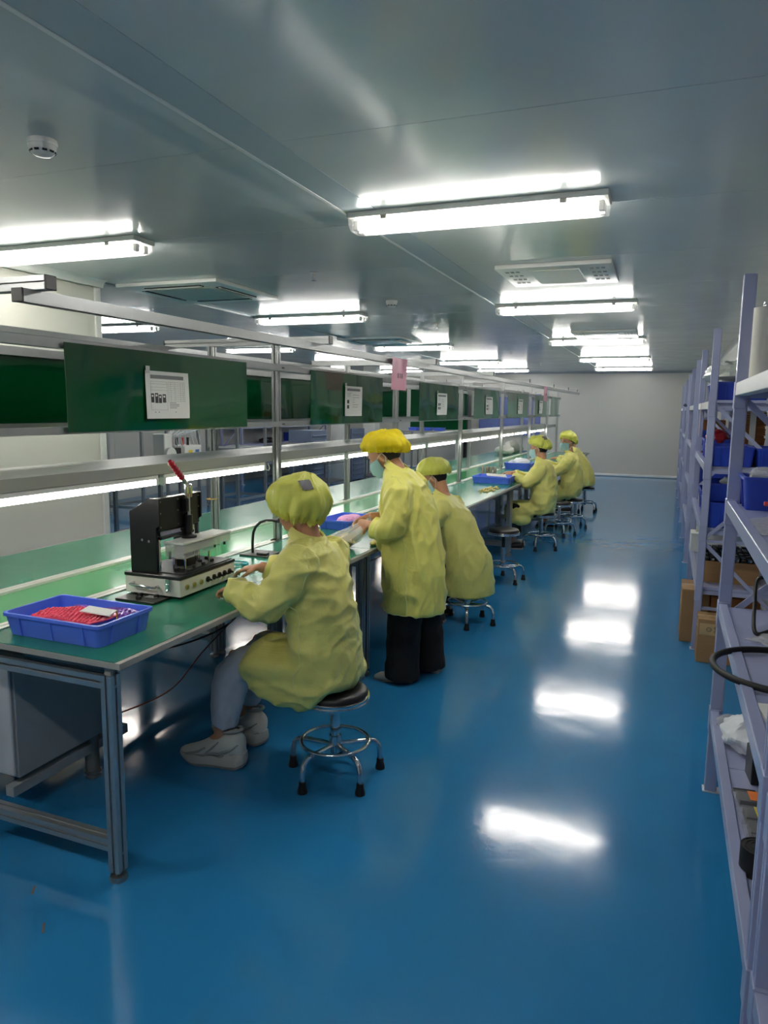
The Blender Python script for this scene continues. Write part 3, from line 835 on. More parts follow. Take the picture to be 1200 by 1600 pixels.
def person(label, P):
    yaw = P.get('yaw', PI); vox = P.get('vox', 0.009); bvox = P.get('bvox', 0.0055)
    root_loc = Vector((P['at'][0], P['at'][1], 0))
    # ---- body: one continuous skin mesh
    b = MB(); J = P['J']
    limb(b, [J['pelvis'], J['belly'], J['chest'], J['neck0']], [0.11, 0.10, 0.10, 0.06])
    hc = Vector(J['head']); hy, hp = P.get('hyaw', 0.0), P.get('hpitch', 0.2)
    HM = Matrix.Rotation(hy, 3, 'Z') @ Matrix.Rotation(hp, 3, 'Y')
    def H(x, y, z): return hc+HM @ Vector((x, y, z))
    limb(b, [J['neck0'], (Vector(J['neck0'])+H(-0.025, 0, -0.08))/2, H(-0.02, 0, -0.05)], [0.052, 0.05, 0.052])
    b.sphere(hc+HM @ Vector((-0.008, 0, 0.02)), 0.094, 0.075, 0.098, 20, 14, HM)
    b.sphere(H(0.022, 0, -0.045), 0.072, 0.058, 0.068, 18, 12, HM)
    b.sphere(H(0.055, 0, -0.085), 0.03, 0.03, 0.024, 12, 8, HM)
    b.tube([H(0.078, 0, 0.02), H(0.098, 0, -0.012), H(0.106, 0, -0.026), H(0.088, 0, -0.034)], [0.008, 0.011, 0.013, 0.01], 10)
    b.sphere(H(0.083, 0, -0.058), 0.014, 0.024, 0.011, 12, 6, HM)
    for s in (-1, 1):
        b.sphere(H(-0.006, s*0.076, -0.012), 0.019, 0.009, 0.031, 12, 8, HM @ Matrix.Rotation(s*0.35, 3, 'Z'))
        b.sphere(H(-0.01, s*0.071, -0.028), 0.012, 0.012, 0.014, 10, 6, HM)
    for s in ('L', 'R'):
        limb(b, [J['chest'], J['sh'+s], J['el'+s], J['wr'+s]], [0.07, 0.045, 0.036, 0.026])
        hd = P.get('hand'+s)
        if hd: hand(b, J['wr'+s], hd[0], hd[1], (1 if s == 'L' else -1)*hd[3] if len(hd) > 3 else (1 if s == 'L' else -1), hd[2], P.get('hsc', 0.92))
        limb(b, [J['pelvis'], J['hip'+s], J['kn'+s], J['an'+s], Vector(J['an'+s])+Vector((0.06, 0, -0.05))], [0.08, 0.07, 0.05, 0.034, 0.03])
    me = remesh(b, 'person', bvox, 4, 0.4)
    body = link('person', me, SKIN, None, 180)
    body.location = root_loc; body.rotation_euler = (0, 0, yaw)
    tag(body, label, 'person')
    # ---- face
    for s in (-1, 1):
        q = MB(); q.sphere(H(0.08, s*0.031, 0.004), 0.009, 0.0125, 0.0065, 10, 6, HM); e = q.build('eye', mat('eye_white', (225, 220, 212), 0.3), body, smooth=180)
        q = MB(); q.sphere(H(0.0865, s*0.031, 0.003), 0.0035, 0.006, 0.006, 10, 6, HM); q.build('iris', HAIR, e, smooth=180)
        q = MB(); q.tube([H(0.083, s*0.016, 0.026), H(0.082, s*0.032, 0.031), H(0.072, s*0.05, 0.026)], [0.003, 0.0035, 0.002], 6); q.build('eyebrow', HAIR, body)
    # ---- hair: nape and temples under the cap
    q = MB(); q.sphere(H(-0.02, 0, 0.018), 0.092, 0.0785, 0.09, 18, 10, HM); q.sphere(H(-0.05, 0, -0.015), 0.052, 0.058, 0.05, 14, 8, HM)
    hme = remesh(q, 'hair', 0.008, 3); link('hair', hme, HAIR, body, 180)
    # ---- cap
    cr = P.get('cap', ((0.135, 0.122, 0.10), 0.40, 0.006)); co = P.get('capoff', (-0.012, 0, 0.035))
    cb = make_cap(cr[0], cr[1], cr[2], P.get('seed', 1), lump=P.get('lump', 0.012), aend=P.get('aend', 0.58))
    cb.v = [tuple(H(*(Vector(v)+Vector(co)))) for v in cb.v]
    cap = cb.build('bouffant_cap', P.get('capmat', CAP), body, smooth=70)
    if P.get('patch'):
        bv = BVHTree.FromPolygons([Vector(v) for v in cb.v], [f for f in cb.f])
        q = MB(); n = 6; px, py, pz, w, h_ = P['patch']; vv = []
        c0 = H(px, py, pz); 
        nn_ = (c0-hc).normalized(); ox = nn_.cross(HM @ Vector((0, 0, 1))).normalized(); oz = ox.cross(nn_)
        for i in range(n+1):
            for j in range(n+1):
                g = c0+ox*w*(i/n-0.5)+oz*h_*(j/n-0.5); l, nr, ix, d = bv.find_nearest(g); vv.append(l+(l-hc).normalized()*0.004)
        vv2 = [v-(v-hc).normalized()*0.003 for v in vv]; A = len(vv)
        ff = [(i*(n+1)+j, (i+1)*(n+1)+j, (i+1)*(n+1)+j+1, i*(n+1)+j+1) for i in range(n) for j in range(n)]
        q.add(vv+vv2, ff+[tuple(A+k for k in reversed(f)) for f in ff]); q.build('cap_patch', mat('grey_patch', (98, 94, 98), 0.7), cap, smooth=180)
    # ---- mask
    if P.get('mask', True):
        q = MB(); nu, nv = 16, 8; out = []; inn = []
        for i in range(nu+1):
            th = -1.25+2.5*i/nu
            for j in range(nv+1):
                v = j/nv; z = -0.098+0.098*v
                bulge = math.sin(PI*v)*0.016*math.cos(th)**2
                rx = 0.097+bulge+0.010*math.cos(th)**8*(1 if v > 0.35 else 0.4); ry = 0.079-0.014*(1-v)
                pl = 0.0018*math.sin(v*PI*6)
                out.append(H((rx+pl)*math.cos(th)-0.002, (ry+pl)*math.sin(th), z)); inn.append(H((rx-0.003)*math.cos(th)-0.002, (ry-0.003)*math.sin(th), z))
        A = len(out); fs = []
        for i in range(nu):
            for j in range(nv):
                a = i*(nv+1)+j; fs += [(a, a+nv+1, a+nv+2, a+1), (A+a, A+a+1, A+a+nv+2, A+a+nv+1)]
        for i in range(nu):
            a = i*(nv+1); c = a+nv+1; fs += [(a, A+a, A+c, c), (a+nv, c+nv, A+c+nv, A+a+nv)]
        q.add(out+inn, fs); mk = q.build('face_mask', P.get('maskmat', MASK), body, smooth=60)
        for s in (-1, 1):
            q = MB(); q.tube([H(0.03, s*0.077, -0.004), H(0.01, s*0.087, 0.006), H(-0.018, s*0.09, 0.012), H(-0.024, s*0.088, -0.02), H(0.0, s*0.079, -0.06), H(0.028, s*0.068, -0.09)], 0.0022, 6)
            q.build('ear_loop', PAPER, mk)
    # ---- trousers, shoes
    if P.get('trousers'):
        q = MB()
        for pts, rs in P['trousers']['limbs']: limb(q, pts, rs, 18)
        tm = remesh(q, 'trousers', 0.011, 5)
        A_ = P['trousers'].get('amp', 0.006)
        displace(tm, lambda c, n: A_*noise.noise(Vector((c[0]*16, c[1]*16, c[2]*11)))+A_*0.5*noise.noise(Vector((c[0]*34, c[1]*34, c[2]*26))))
        link('trousers', tm, P['trousers']['mat'], body, 180)
    for sh in P.get('shoes', ()): shoe(body, *sh)
    # ---- coat
    q = MB(); C = P['coat']
    for secs in C['lofts']:
        q.loft([((c[0], c[1], c[2]), u, w) for c, u, w in secs], 26)
    for pts, rs in C['sleeves']: limb(q, pts, rs, 18)
    for c, r in C.get('blobs', ()): q.sphere(c, *r, 18, 12)
    cm = remesh(q, 'coat', vox, C.get('smooth', 10), 0.5)
    A_ = C.get('amp', 0.011); fx = C.get('freq', (7, 7, 13)); sd = P.get('seed', 1)*3.1
    def wr(c, n):
        v = Vector((c[0]*fx[0]+sd, c[1]*fx[1], c[2]*fx[2]))
        w_ = Vector((noise.noise(v*0.6+Vector((9, 0, 0))), noise.noise(v*0.6+Vector((0, 7, 0))), noise.noise(v*0.6)))*0.9
        r1 = max(0.0, 1-abs(noise.noise(v+w_))*3.0)**1.6
        r2 = max(0.0, 1-abs(noise.noise(Vector((v.x*1.9+c[2]*7, v.y*1.9+4, v.z*1.6+c[0]*7))+w_))*3.2)**1.6
        r3 = noise.noise(v*0.8+Vector((3, 3, 3)))
        return A_*(r1*0.95+r2*0.55+r3*0.8-0.42)
    displace(cm, wr)
    bm = bmesh.new(); bm.from_mesh(cm)
    for _ in range(3): bmesh.ops.smooth_vert(bm, verts=bm.verts, factor=0.5, use_axis_x=True, use_axis_y=True, use_axis_z=True)
    bm.to_mesh(cm); bm.free()
    coat = link('coat', cm, P.get('coatmat', COAT), body, 180)
    for pts in C.get('seams', ()):
        ribbon_on(cm, pts, P.get('seamr', 0.0018)).build('seam', SEAM, coat, smooth=60)
    if C.get('pocket'):
        for pk in C['pocket']:
            bv = BVHTree.FromPolygons([v.co.copy() for v in cm.vertices], [tuple(p.vertices) for p in cm.polygons])
            g = MB(); n = 8; o_, u_, v_ = [Vector(a) for a in pk]; vv = []; v2 = []
            for i in range(n+1):
                for j in range(n+1):
                    l, nr, ix, d = bv.find_nearest(o_+u_*(i/n)+v_*(j/n)); vv.append(l+nr*0.004); v2.append(l-nr*0.002)
            A = len(vv); ff = [(i*(n+1)+j, (i+1)*(n+1)+j, (i+1)*(n+1)+j+1, i*(n+1)+j+1) for i in range(n) for j in range(n)]
            edge = [k*(n+1) for k in range(n+1)]+[n*(n+1)+k for k in range(1, n+1)]+[k*(n+1)+n for k in range(n-1, -1, -1)]+[k for k in range(n-1, 0, -1)]
            ff2 = [tuple(A+k for k in reversed(f)) for f in ff]+[(edge[k], edge[(k+1) % len(edge)], A+edge[(k+1) % len(edge)], A+edge[k]) for k in range(len(edge))]
            g.add(vv+v2, ff+ff2); g.build('pocket', P.get('coatmat', COAT), coat, smooth=60)
    # collar
    kc = C.get('collar')
    if kc:
        (cx, cy, cz), cr_, tl, hh = kc
        g = MB(); rings = []
        for r_, z_ in ((cr_*1.30, 0.0), (cr_*1.12, hh*0.75), (cr_*1.0, hh), (cr_*0.9, hh*0.9), (cr_*0.95, 0.0)):
            ring = []
            for j in range(32):
                th = 2*PI*j/32; x = r_*math.cos(th); y = r_*1.05*math.sin(th)
                ring.append((cx+x, cy+y, cz+z_-x*tl))
            rings.append(ring)
        g.rings(rings, False, True); g.build('collar', P.get('coatmat', COAT), coat, smooth=60)
    for cf in C.get('cuffs', ()):
        g = MB(); g.tube(*cf); g.build('cuff', P.get('coatmat', COAT), coat, smooth=60)
    return body

def lean_forward(P, k, z0=0.5):
    def S(p): return (p[0]+k*max(0.0, p[2]-z0), p[1], p[2]-0.12*k*max(0.0, p[2]-z0))
    P['J'] = {n: S(p) for n, p in P['J'].items()}
    C = P['coat']
    C['lofts'] = [[(S(c), u, w) for c, u, w in secs] for secs in C['lofts']]
    C['sleeves'] = [([S(p) for p in pts], rs) for pts, rs in C['sleeves']]
    C['seams'] = [[S(p) for p in pts] for pts in C['seams']]
    kc = C['collar']; C['collar'] = (S(kc[0]), kc[1], kc[2], kc[3])
    for n, h in (('wrL', 0.12), ('wrR', -0.08)): P['J'][n] = (0.46, h, 0.845)
    for i, h in ((0, 0.13), (1, -0.09)):
        pts, rs = C['sleeves'][i]; C['sleeves'][i] = (pts[:-1]+[(0.44, h, 0.845)], rs)
    return P

def shoe(body, at, yaw, kind='sneaker', sc=1.0):
    M = Matrix.Rotation(yaw, 3, 'Z'); at = Vector(at)
    def T(x, y, z): return at+M @ Vector((x*sc, y*sc, z*sc))
    if kind == 'sneaker':
        prof = ((-0.098, 0.016, 0.05, 0.05), (-0.09, 0.034, 0.105, 0.04), (-0.06, 0.042, 0.128, 0.035), (-0.015, 0.043, 0.122, 0.032), (0.02, 0.042, 0.105, 0.032), (0.055, 0.044, 0.085, 0.03), (0.09, 0.047, 0.066, 0.028), (0.125, 0.046, 0.05, 0.028), (0.155, 0.04, 0.04, 0.028), (0.178, 0.026, 0.03, 0.03), (0.188, 0.008, 0.014, 0.034))
        q = MB(); secs = []
        for x, w, h, z0 in prof:
            secs.append([T(x, w*math.cos(a)*(1 if math.sin(a) < 0.2 else 1-0.42*(math.sin(a)-0.2)**1.5), z0+h*(0.5+0.5*math.sin(a))) for a in [2*PI*j/20 for j in range(20)]])
        q.rings(secs)
        up = q.build('shoe', SHOE_W, body, smooth=70)
        out = [(-0.106, 0.0), (-0.1, 0.026), (-0.075, 0.043), (-0.03, 0.044), (0.02, 0.041), (0.06, 0.045), (0.1, 0.052), (0.14, 0.049), (0.172, 0.034), (0.192, 0.012), (0.194, 0)]
        loop = []
        full = out+[(x, -y) for x, y in reversed(out[1:-1])]
        for k in range(len(full)):
            (xa, ya), (xb_, yb_) = full[k], full[(k+1) % len(full)]
            for u in (0, 0.33, 0.66): loop.append((xa+(xb_-xa)*u, ya+(yb_-ya)*u))
        def zlo(x): return max(0.0, (x-0.12)*0.28)+max(0.0, (-x-0.07)*0.35)
        def wv(x): return 0.007*abs(math.sin(x*42))
        g = MB()
        g.rings([[T(x*0.97, y*0.94, zlo(x)) for x, y in loop], [T(x*1.0, y*1.02, zlo(x)+0.012) for x, y in loop]]); g.build('outsole', SOLE, up, smooth=50)
        g = MB()
        g.rings([[T(x*0.99, y*1.0, zlo(x)+0.0122) for x, y in loop], [T(x*1.01, y*1.07, 0.03+wv(x)*0.5) for x, y in loop], [T(x*0.985, y*0.98, 0.044+wv(x)+(0.014 if x < -0.02 else 0)) for x, y in loop]])
        g.build('midsole', mat('pale_midsole', (196, 194, 186), 0.6), up, smooth=50)
        OV = mat('shoe_overlay', (168, 168, 162), 0.6)
        for k in range(5):
            l = MB(); x = 0.005+0.021*k; z = 0.146-0.0172*k
            l.tube([T(x-0.008, -0.024, z-0.018), T(x, -0.008, z-0.002), T(x, 0.008, z-0.002), T(x-0.008, 0.024, z-0.018)], 0.0034, 6); l.build('lace', PAPER, up)
        for s_ in (-1, 1):
            for pth in ([(-0.085, 0.036, 0.11), (-0.05, 0.0425, 0.085), (0.0, 0.044, 0.065), (0.05, 0.045, 0.06)], [(0.0, 0.041, 0.115), (0.03, 0.043, 0.085), (0.06, 0.0455, 0.06)], [(0.06, 0.044, 0.085), (0.09, 0.047, 0.066), (0.13, 0.0455, 0.052), (0.165, 0.034, 0.046)]):
                l = MB(); l.tube([T(x, s_*y, z) for x, y, z in pth], [0.003]+[0.0055]*(len(pth)-2)+[0.003], 6); l.build('side_overlay', OV, up, smooth=60)
        l = MB(); l.torus((0, 0, 0), 0.036, 0.007, 20, 8, 1.15, 0.85); l.v = [tuple(T(-0.045+x, y, 0.158+z-0.15*x)) for x, y, z in l.v]; l.build('ankle_collar', OV, up, smooth=60)
        l = MB(); l.box(T(0.0, 0, 0.158), (0.012, 0.04, 0.045), M @ Matrix.Rotation(-0.5, 3, 'Y')); l.build('tongue', SHOE_W, up, bevel=0.004)
    else:
        q = MB(); secs = []
        for x, w, h in ((-0.08, 0.02, 0.05), (-0.06, 0.034, 0.07), (0.0, 0.036, 0.065), (0.06, 0.042, 0.045), (0.12, 0.04, 0.035), (0.15, 0.02, 0.02)):
            secs.append([T(x, w*math.cos(a), 0.004+h*(0.5+0.5*math.sin(a))) for a in [2*PI*j/14 for j in range(14)]])
        q.rings(secs); up = q.build('shoe', P_SHOE.get(kind, SHOE_W), body, smooth=70)
        g = MB(); g.rings([[T(x, y, z) for x, y in ((-0.085, 0.03), (0.0, 0.038), (0.08, 0.044), (0.155, 0.02), (0.155, -0.02), (0.08, -0.044), (0.0, -0.038), (-0.085, -0.03))] for z in (0.0, 0.014)])
        g.build('sole', SOLE, up)
P_SHOE = {'white': SHOE_W, 'black': BLACK_RUB}

def seated(at, seed, lean=0.0, **kw):
    """a seated worker facing local +x"""
    f = lambda z: lean*max(0, (z-0.45))           # forward lean grows with height
    P = dict(at=at, seed=seed)
    return P

def E(c, rf, rl): return (c, (rf, 0, 0), (0, rl, 0))
def EF(c, rl, rz): return (c, (0, rl, 0), (0, 0, rz))

# ---- worker 1: seated with the back to the camera, arms on the bench
P1 = dict(at=(-1.275, 2.76), seed=1, vox=0.008, bvox=0.005, hyaw=0.0, hpitch=0.18, capmat=CAP, lump=0.011, aend=0.70, mask=False,
    cap=((0.136, 0.134, 0.122), 0.42, 0.012), capoff=(-0.016, 0, 0.016), patch=(-0.095, 0.075, 0.085, 0.05, 0.05),
    J=dict(pelvis=(0.03, 0, 0.50), belly=(0.07, 0, 0.66), chest=(0.10, 0, 0.88), neck0=(0.13, 0, 1.03), head=(0.185, 0, 1.185),
           shL=(0.10, 0.165, 0.97), elL=(0.20, 0.245, 0.80), wrL=(0.35, 0.215, 0.845), shR=(0.10, -0.165, 0.97), elR=(0.25, -0.24, 0.82), wrR=(0.46, -0.14, 0.86),
           hipL=(0.05, 0.09, 0.49), knL=(0.43, 0.115, 0.50), anL=(0.515, 0.125, 0.13), hipR=(0.05, -0.09, 0.49), knR=(0.45, -0.12, 0.50), anR=(0.545, -0.125, 0.13)),
    handL=((1, -0.25, -0.1), (0, 0, -1), 0.75, -1), handR=((1, 0.35, -0.15), (0, 0, -1), 0.6, -1),
    trousers=dict(mat=PANTS_G, amp=0.007, limbs=[
        ([(0.08, 0.09, 0.47), (0.25, 0.10, 0.485), (0.40, 0.112, 0.488), (0.455, 0.118, 0.43), (0.478, 0.12, 0.32), (0.50, 0.122, 0.19)], [0.09, 0.085, 0.076, 0.08, 0.078, 0.062]),
        ([(0.08, -0.09, 0.47), (0.25, -0.10, 0.485), (0.42, -0.118, 0.488), (0.475, -0.122, 0.43), (0.5, -0.124, 0.32), (0.53, -0.125, 0.20)], [0.09, 0.085, 0.076, 0.08, 0.076, 0.062])]),
    shoes=[((0.505, 0.125, 0.0), 0.12, 'sneaker', 1.08), ((0.535, -0.125, 0.0), -0.12, 'sneaker', 1.08)],
    coat=dict(amp=0.0135, freq=(5, 5, 9.5), smooth=12,
        lofts=[[E((0.05, 0, 0.435), 0.13, 0.195), E((0.045, 0, 0.50), 0.145, 0.212), E((0.055, 0, 0.60), 0.148, 0.212), E((0.07, 0, 0.72), 0.142, 0.198), E((0.09, 0, 0.84), 0.138, 0.196), E((0.105, 0, 0.93), 0.125, 0.196), E((0.12, 0, 0.99), 0.105, 0.172), E((0.13, 0, 1.03), 0.08, 0.115), E((0.135, 0, 1.055), 0.066, 0.075)],
               [EF((0.0, 0, 0.50), 0.20, 0.075), EF((0.12, 0, 0.505), 0.215, 0.09), EF((0.24, 0, 0.50), 0.215, 0.095), EF((0.33, 0.01, 0.49), 0.205, 0.098), EF((0.38, 0.02, 0.48), 0.18, 0.09)]],
        sleeves=[([(0.10, 0.12, 0.975), (0.105, 0.185, 0.945), (0.14, 0.225, 0.87), (0.20, 0.25, 0.805), (0.28, 0.245, 0.81), (0.345, 0.23, 0.836), (0.375, 0.222, 0.845)], [0.08, 0.084, 0.078, 0.075, 0.066, 0.058, 0.064]),
                 ([(0.10, -0.12, 0.975), (0.105, -0.185, 0.945), (0.16, -0.225, 0.88), (0.25, -0.24, 0.83), (0.34, -0.19, 0.845), (0.43, -0.15, 0.86)], [0.08, 0.084, 0.076, 0.07, 0.062, 0.056])],
        blobs=[((0.14, 0.165, 0.43), (0.17, 0.045, 0.085)), ((0.24, 0.165, 0.43), (0.12, 0.05, 0.07)), ((0.10, 0.15, 0.40), (0.07, 0.05, 0.075)), ((0.14, -0.165, 0.44), (0.16, 0.045, 0.07)), ((-0.03, 0, 0.46), (0.07, 0.19, 0.06))],
        collar=((0.135, 0, 1.035), 0.068, -0.35, 0.045),
        seams=[[(0.13, 0.12, 1.06), (0.02, 0.22, 0.93), (0.04, 0.24, 0.80)], [(0.13, -0.12, 1.06), (0.0, -0.22, 0.93), (0.02, -0.24, 0.8)], [(0.08, 0.24, 0.78), (0.07, 0.24, 0.62), (0.1, 0.24, 0.46)]]))
person('seated person in yellow-green coat and cap with white chunky sneakers, closest to the camera', P1)

# ---- worker 2: standing, bent over a plastic bag
P2 = dict(at=(-1.335, 3.985), seed=2, vox=0.009, bvox=0.005, hyaw=0.12, hpitch=0.62, capmat=CAP_Y, coatmat=COAT_Y,
    cap=((0.148, 0.126, 0.110), 0.60, 0.009), capoff=(-0.036, 0, 0.036), lump=0.016,
    J=dict(pelvis=(0.0, 0, 0.72), belly=(0.02, 0, 0.86), chest=(0.06, 0, 1.06), neck0=(0.12, 0, 1.235), head=(0.205, 0, 1.325),
           shL=(0.06, 0.165, 1.15), elL=(0.07, 0.225, 0.93), wrL=(0.24, 0.14, 0.935), shR=(0.07, -0.165, 1.15), elR=(0.14, -0.225, 0.94), wrR=(0.31, -0.03, 0.955),
           hipL=(0.0, 0.09, 0.70), knL=(0.03, 0.085, 0.40), anL=(0.04, 0.08, 0.09), hipR=(0.0, -0.09, 0.70), knR=(-0.02, -0.12, 0.40), anR=(-0.055, -0.15, 0.09)),
    handL=((0.9, -0.35, -0.15), (0, -0.9, -0.4), 0.75), handR=((0.85, 0.2, -0.55), (0.2, 0.6, -0.8), 0.6),
    trousers=dict(mat=PANTS_K, amp=0.006, limbs=[
        ([(0.0, 0.07, 0.66), (0.03, 0.082, 0.42), (0.04, 0.08, 0.2), (0.045, 0.08, 0.022)], [0.11, 0.105, 0.1, 0.105]),
        ([(0.0, -0.08, 0.66), (-0.02, -0.12, 0.42), (-0.045, -0.145, 0.2), (-0.055, -0.15, 0.022)], [0.11, 0.1, 0.095, 0.1])]),
    shoes=[((0.06, 0.08, 0.0), 0.15, 'white', 1.0), ((-0.04, -0.15, 0.0), -0.1, 'white', 1.0)],
    coat=dict(amp=0.0145, freq=(8, 8, 4), smooth=10,
        lofts=[[E((0.0, 0, 0.425), 0.195, 0.212), E((0.0, 0, 0.55), 0.192, 0.208), E((0.005, 0, 0.70), 0.185, 0.2), E((0.02, 0, 0.85), 0.172, 0.19), E((0.045, 0, 1.0), 0.165, 0.19), E((0.065, 0, 1.1), 0.145, 0.195), E((0.085, 0, 1.18), 0.115, 0.175), E((0.11, 0, 1.235), 0.085, 0.12), E((0.12, 0, 1.26), 0.068, 0.078)]],
        sleeves=[([(0.06, 0.12, 1.165), (0.045, 0.185, 1.12), (0.04, 0.222, 1.02), (0.065, 0.23, 0.94), (0.13, 0.20, 0.915), (0.185, 0.168, 0.925)], [0.078, 0.082, 0.078, 0.078, 0.072, 0.06]),
                 ([(0.07, -0.12, 1.165), (0.07, -0.19, 1.12), (0.09, -0.225, 1.03), (0.13, -0.225, 0.95), (0.2, -0.14, 0.94), (0.25, -0.08, 0.945)], [0.078, 0.08, 0.075, 0.072, 0.064, 0.056])],
        blobs=[((0.19, 0.05, 0.84), (0.03, 0.09, 0.07))],
        collar=((0.115, 0, 1.235), 0.068, -0.55, 0.05),
        seams=[[(0.12, 0.14, 1.24), (-0.04, 0.22, 1.1), (0.0, 0.25, 0.98)], [(0.0, 0.22, 0.88), (-0.02, 0.24, 0.65), (-0.02, 0.24, 0.44)],
               [(0.2, 0.0, 0.43), (0.1, 0.2, 0.43), (-0.05, 0.23, 0.43), (-0.2, 0.05, 0.43)]],
        pocket=[((0.15, 0.2, 0.58), (-0.11, 0.05, 0), (0, 0, 0.17))]))
person('standing person in yellow coat and bright yellow cap, bending over a plastic bag', P2)

# ---- worker 3: leaning far over the bench
P3 = dict(at=(-1.32, 5.27), seed=3, vox=0.010, bvox=0.007, hyaw=0.1, hpitch=0.55, capmat=CAP, coatmat=COAT,
    cap=((0.138, 0.125, 0.104), 0.48, 0.008), capoff=(-0.03, 0, 0.044),
    J=dict(pelvis=(0.03, 0, 0.50), belly=(0.09, 0, 0.62), chest=(0.18, 0, 0.80), neck0=(0.24, 0, 0.95), head=(0.31, 0, 1.085),
           shL=(0.19, 0.165, 0.87), elL=(0.28, 0.215, 0.76), wrL=(0.44, 0.12, 0.83), shR=(0.19, -0.165, 0.87), elR=(0.3, -0.22, 0.80), wrR=(0.47, -0.1, 0.83),
           hipL=(0.04, 0.09, 0.49), knL=(0.30, 0.11, 0.46), anL=(0.26, 0.1, 0.12), hipR=(0.04, -0.09, 0.49), knR=(0.30, -0.12, 0.46), anR=(0.26, -0.12, 0.12)),
    handL=((1, -0.1, -0.1), (0, 0, -1), 0.4, -1), handR=((1, 0.2, -0.1), (0, 0, -1), 0.4, -1),
    trousers=dict(mat=PANTS_K, limbs=[([(0.06, 0.09, 0.47), (0.18, 0.1, 0.46), (0.22, 0.1, 0.38), (0.23, 0.1, 0.12)], [0.08, 0.075, 0.07, 0.055]), ([(0.06, -0.09, 0.47), (0.18, -0.11, 0.46), (0.22, -0.12, 0.38), (0.23, -0.12, 0.12)], [0.08, 0.075, 0.07, 0.055])]),
    shoes=[((0.25, 0.1, 0.0), 0.0, 'black', 1.0), ((0.25, -0.12, 0.0), 0.0, 'black', 1.0)],
    coat=dict(amp=0.012, freq=(8, 8, 6), smooth=10,
        lofts=[[E((0.02, 0, 0.215), 0.2, 0.21), E((0.025, 0, 0.35), 0.2, 0.215), E((0.045, 0, 0.5), 0.19, 0.21), E((0.09, 0, 0.64), 0.165, 0.195), E((0.14, 0, 0.77), 0.15, 0.192), E((0.185, 0, 0.86), 0.13, 0.19), E((0.215, 0, 0.92), 0.1, 0.15), E((0.235, 0, 0.96), 0.075, 0.09)]],
        sleeves=[([(0.18, 0.12, 0.88), (0.2, 0.185, 0.85), (0.25, 0.22, 0.78), (0.31, 0.21, 0.79), (0.41, 0.14, 0.83)], [0.08, 0.08, 0.074, 0.066, 0.056]), ([(0.18, -0.12, 0.88), (0.2, -0.185, 0.85), (0.26, -0.22, 0.80), (0.32, -0.21, 0.81), (0.42, -0.12, 0.83)], [0.08, 0.08, 0.074, 0.066, 0.056])],
        collar=((0.235, 0, 0.94), 0.066, -0.5, 0.045),
        seams=[[(0.24, 0.14, 0.95), (0.1, 0.22, 0.85), (0.14, 0.25, 0.72)], [(0.06, 0.22, 0.66), (0.02, 0.24, 0.45), (0.0, 0.24, 0.23)]]))
person('person in yellow-green coat leaning far over the bench, half hidden by the standing one', P3)

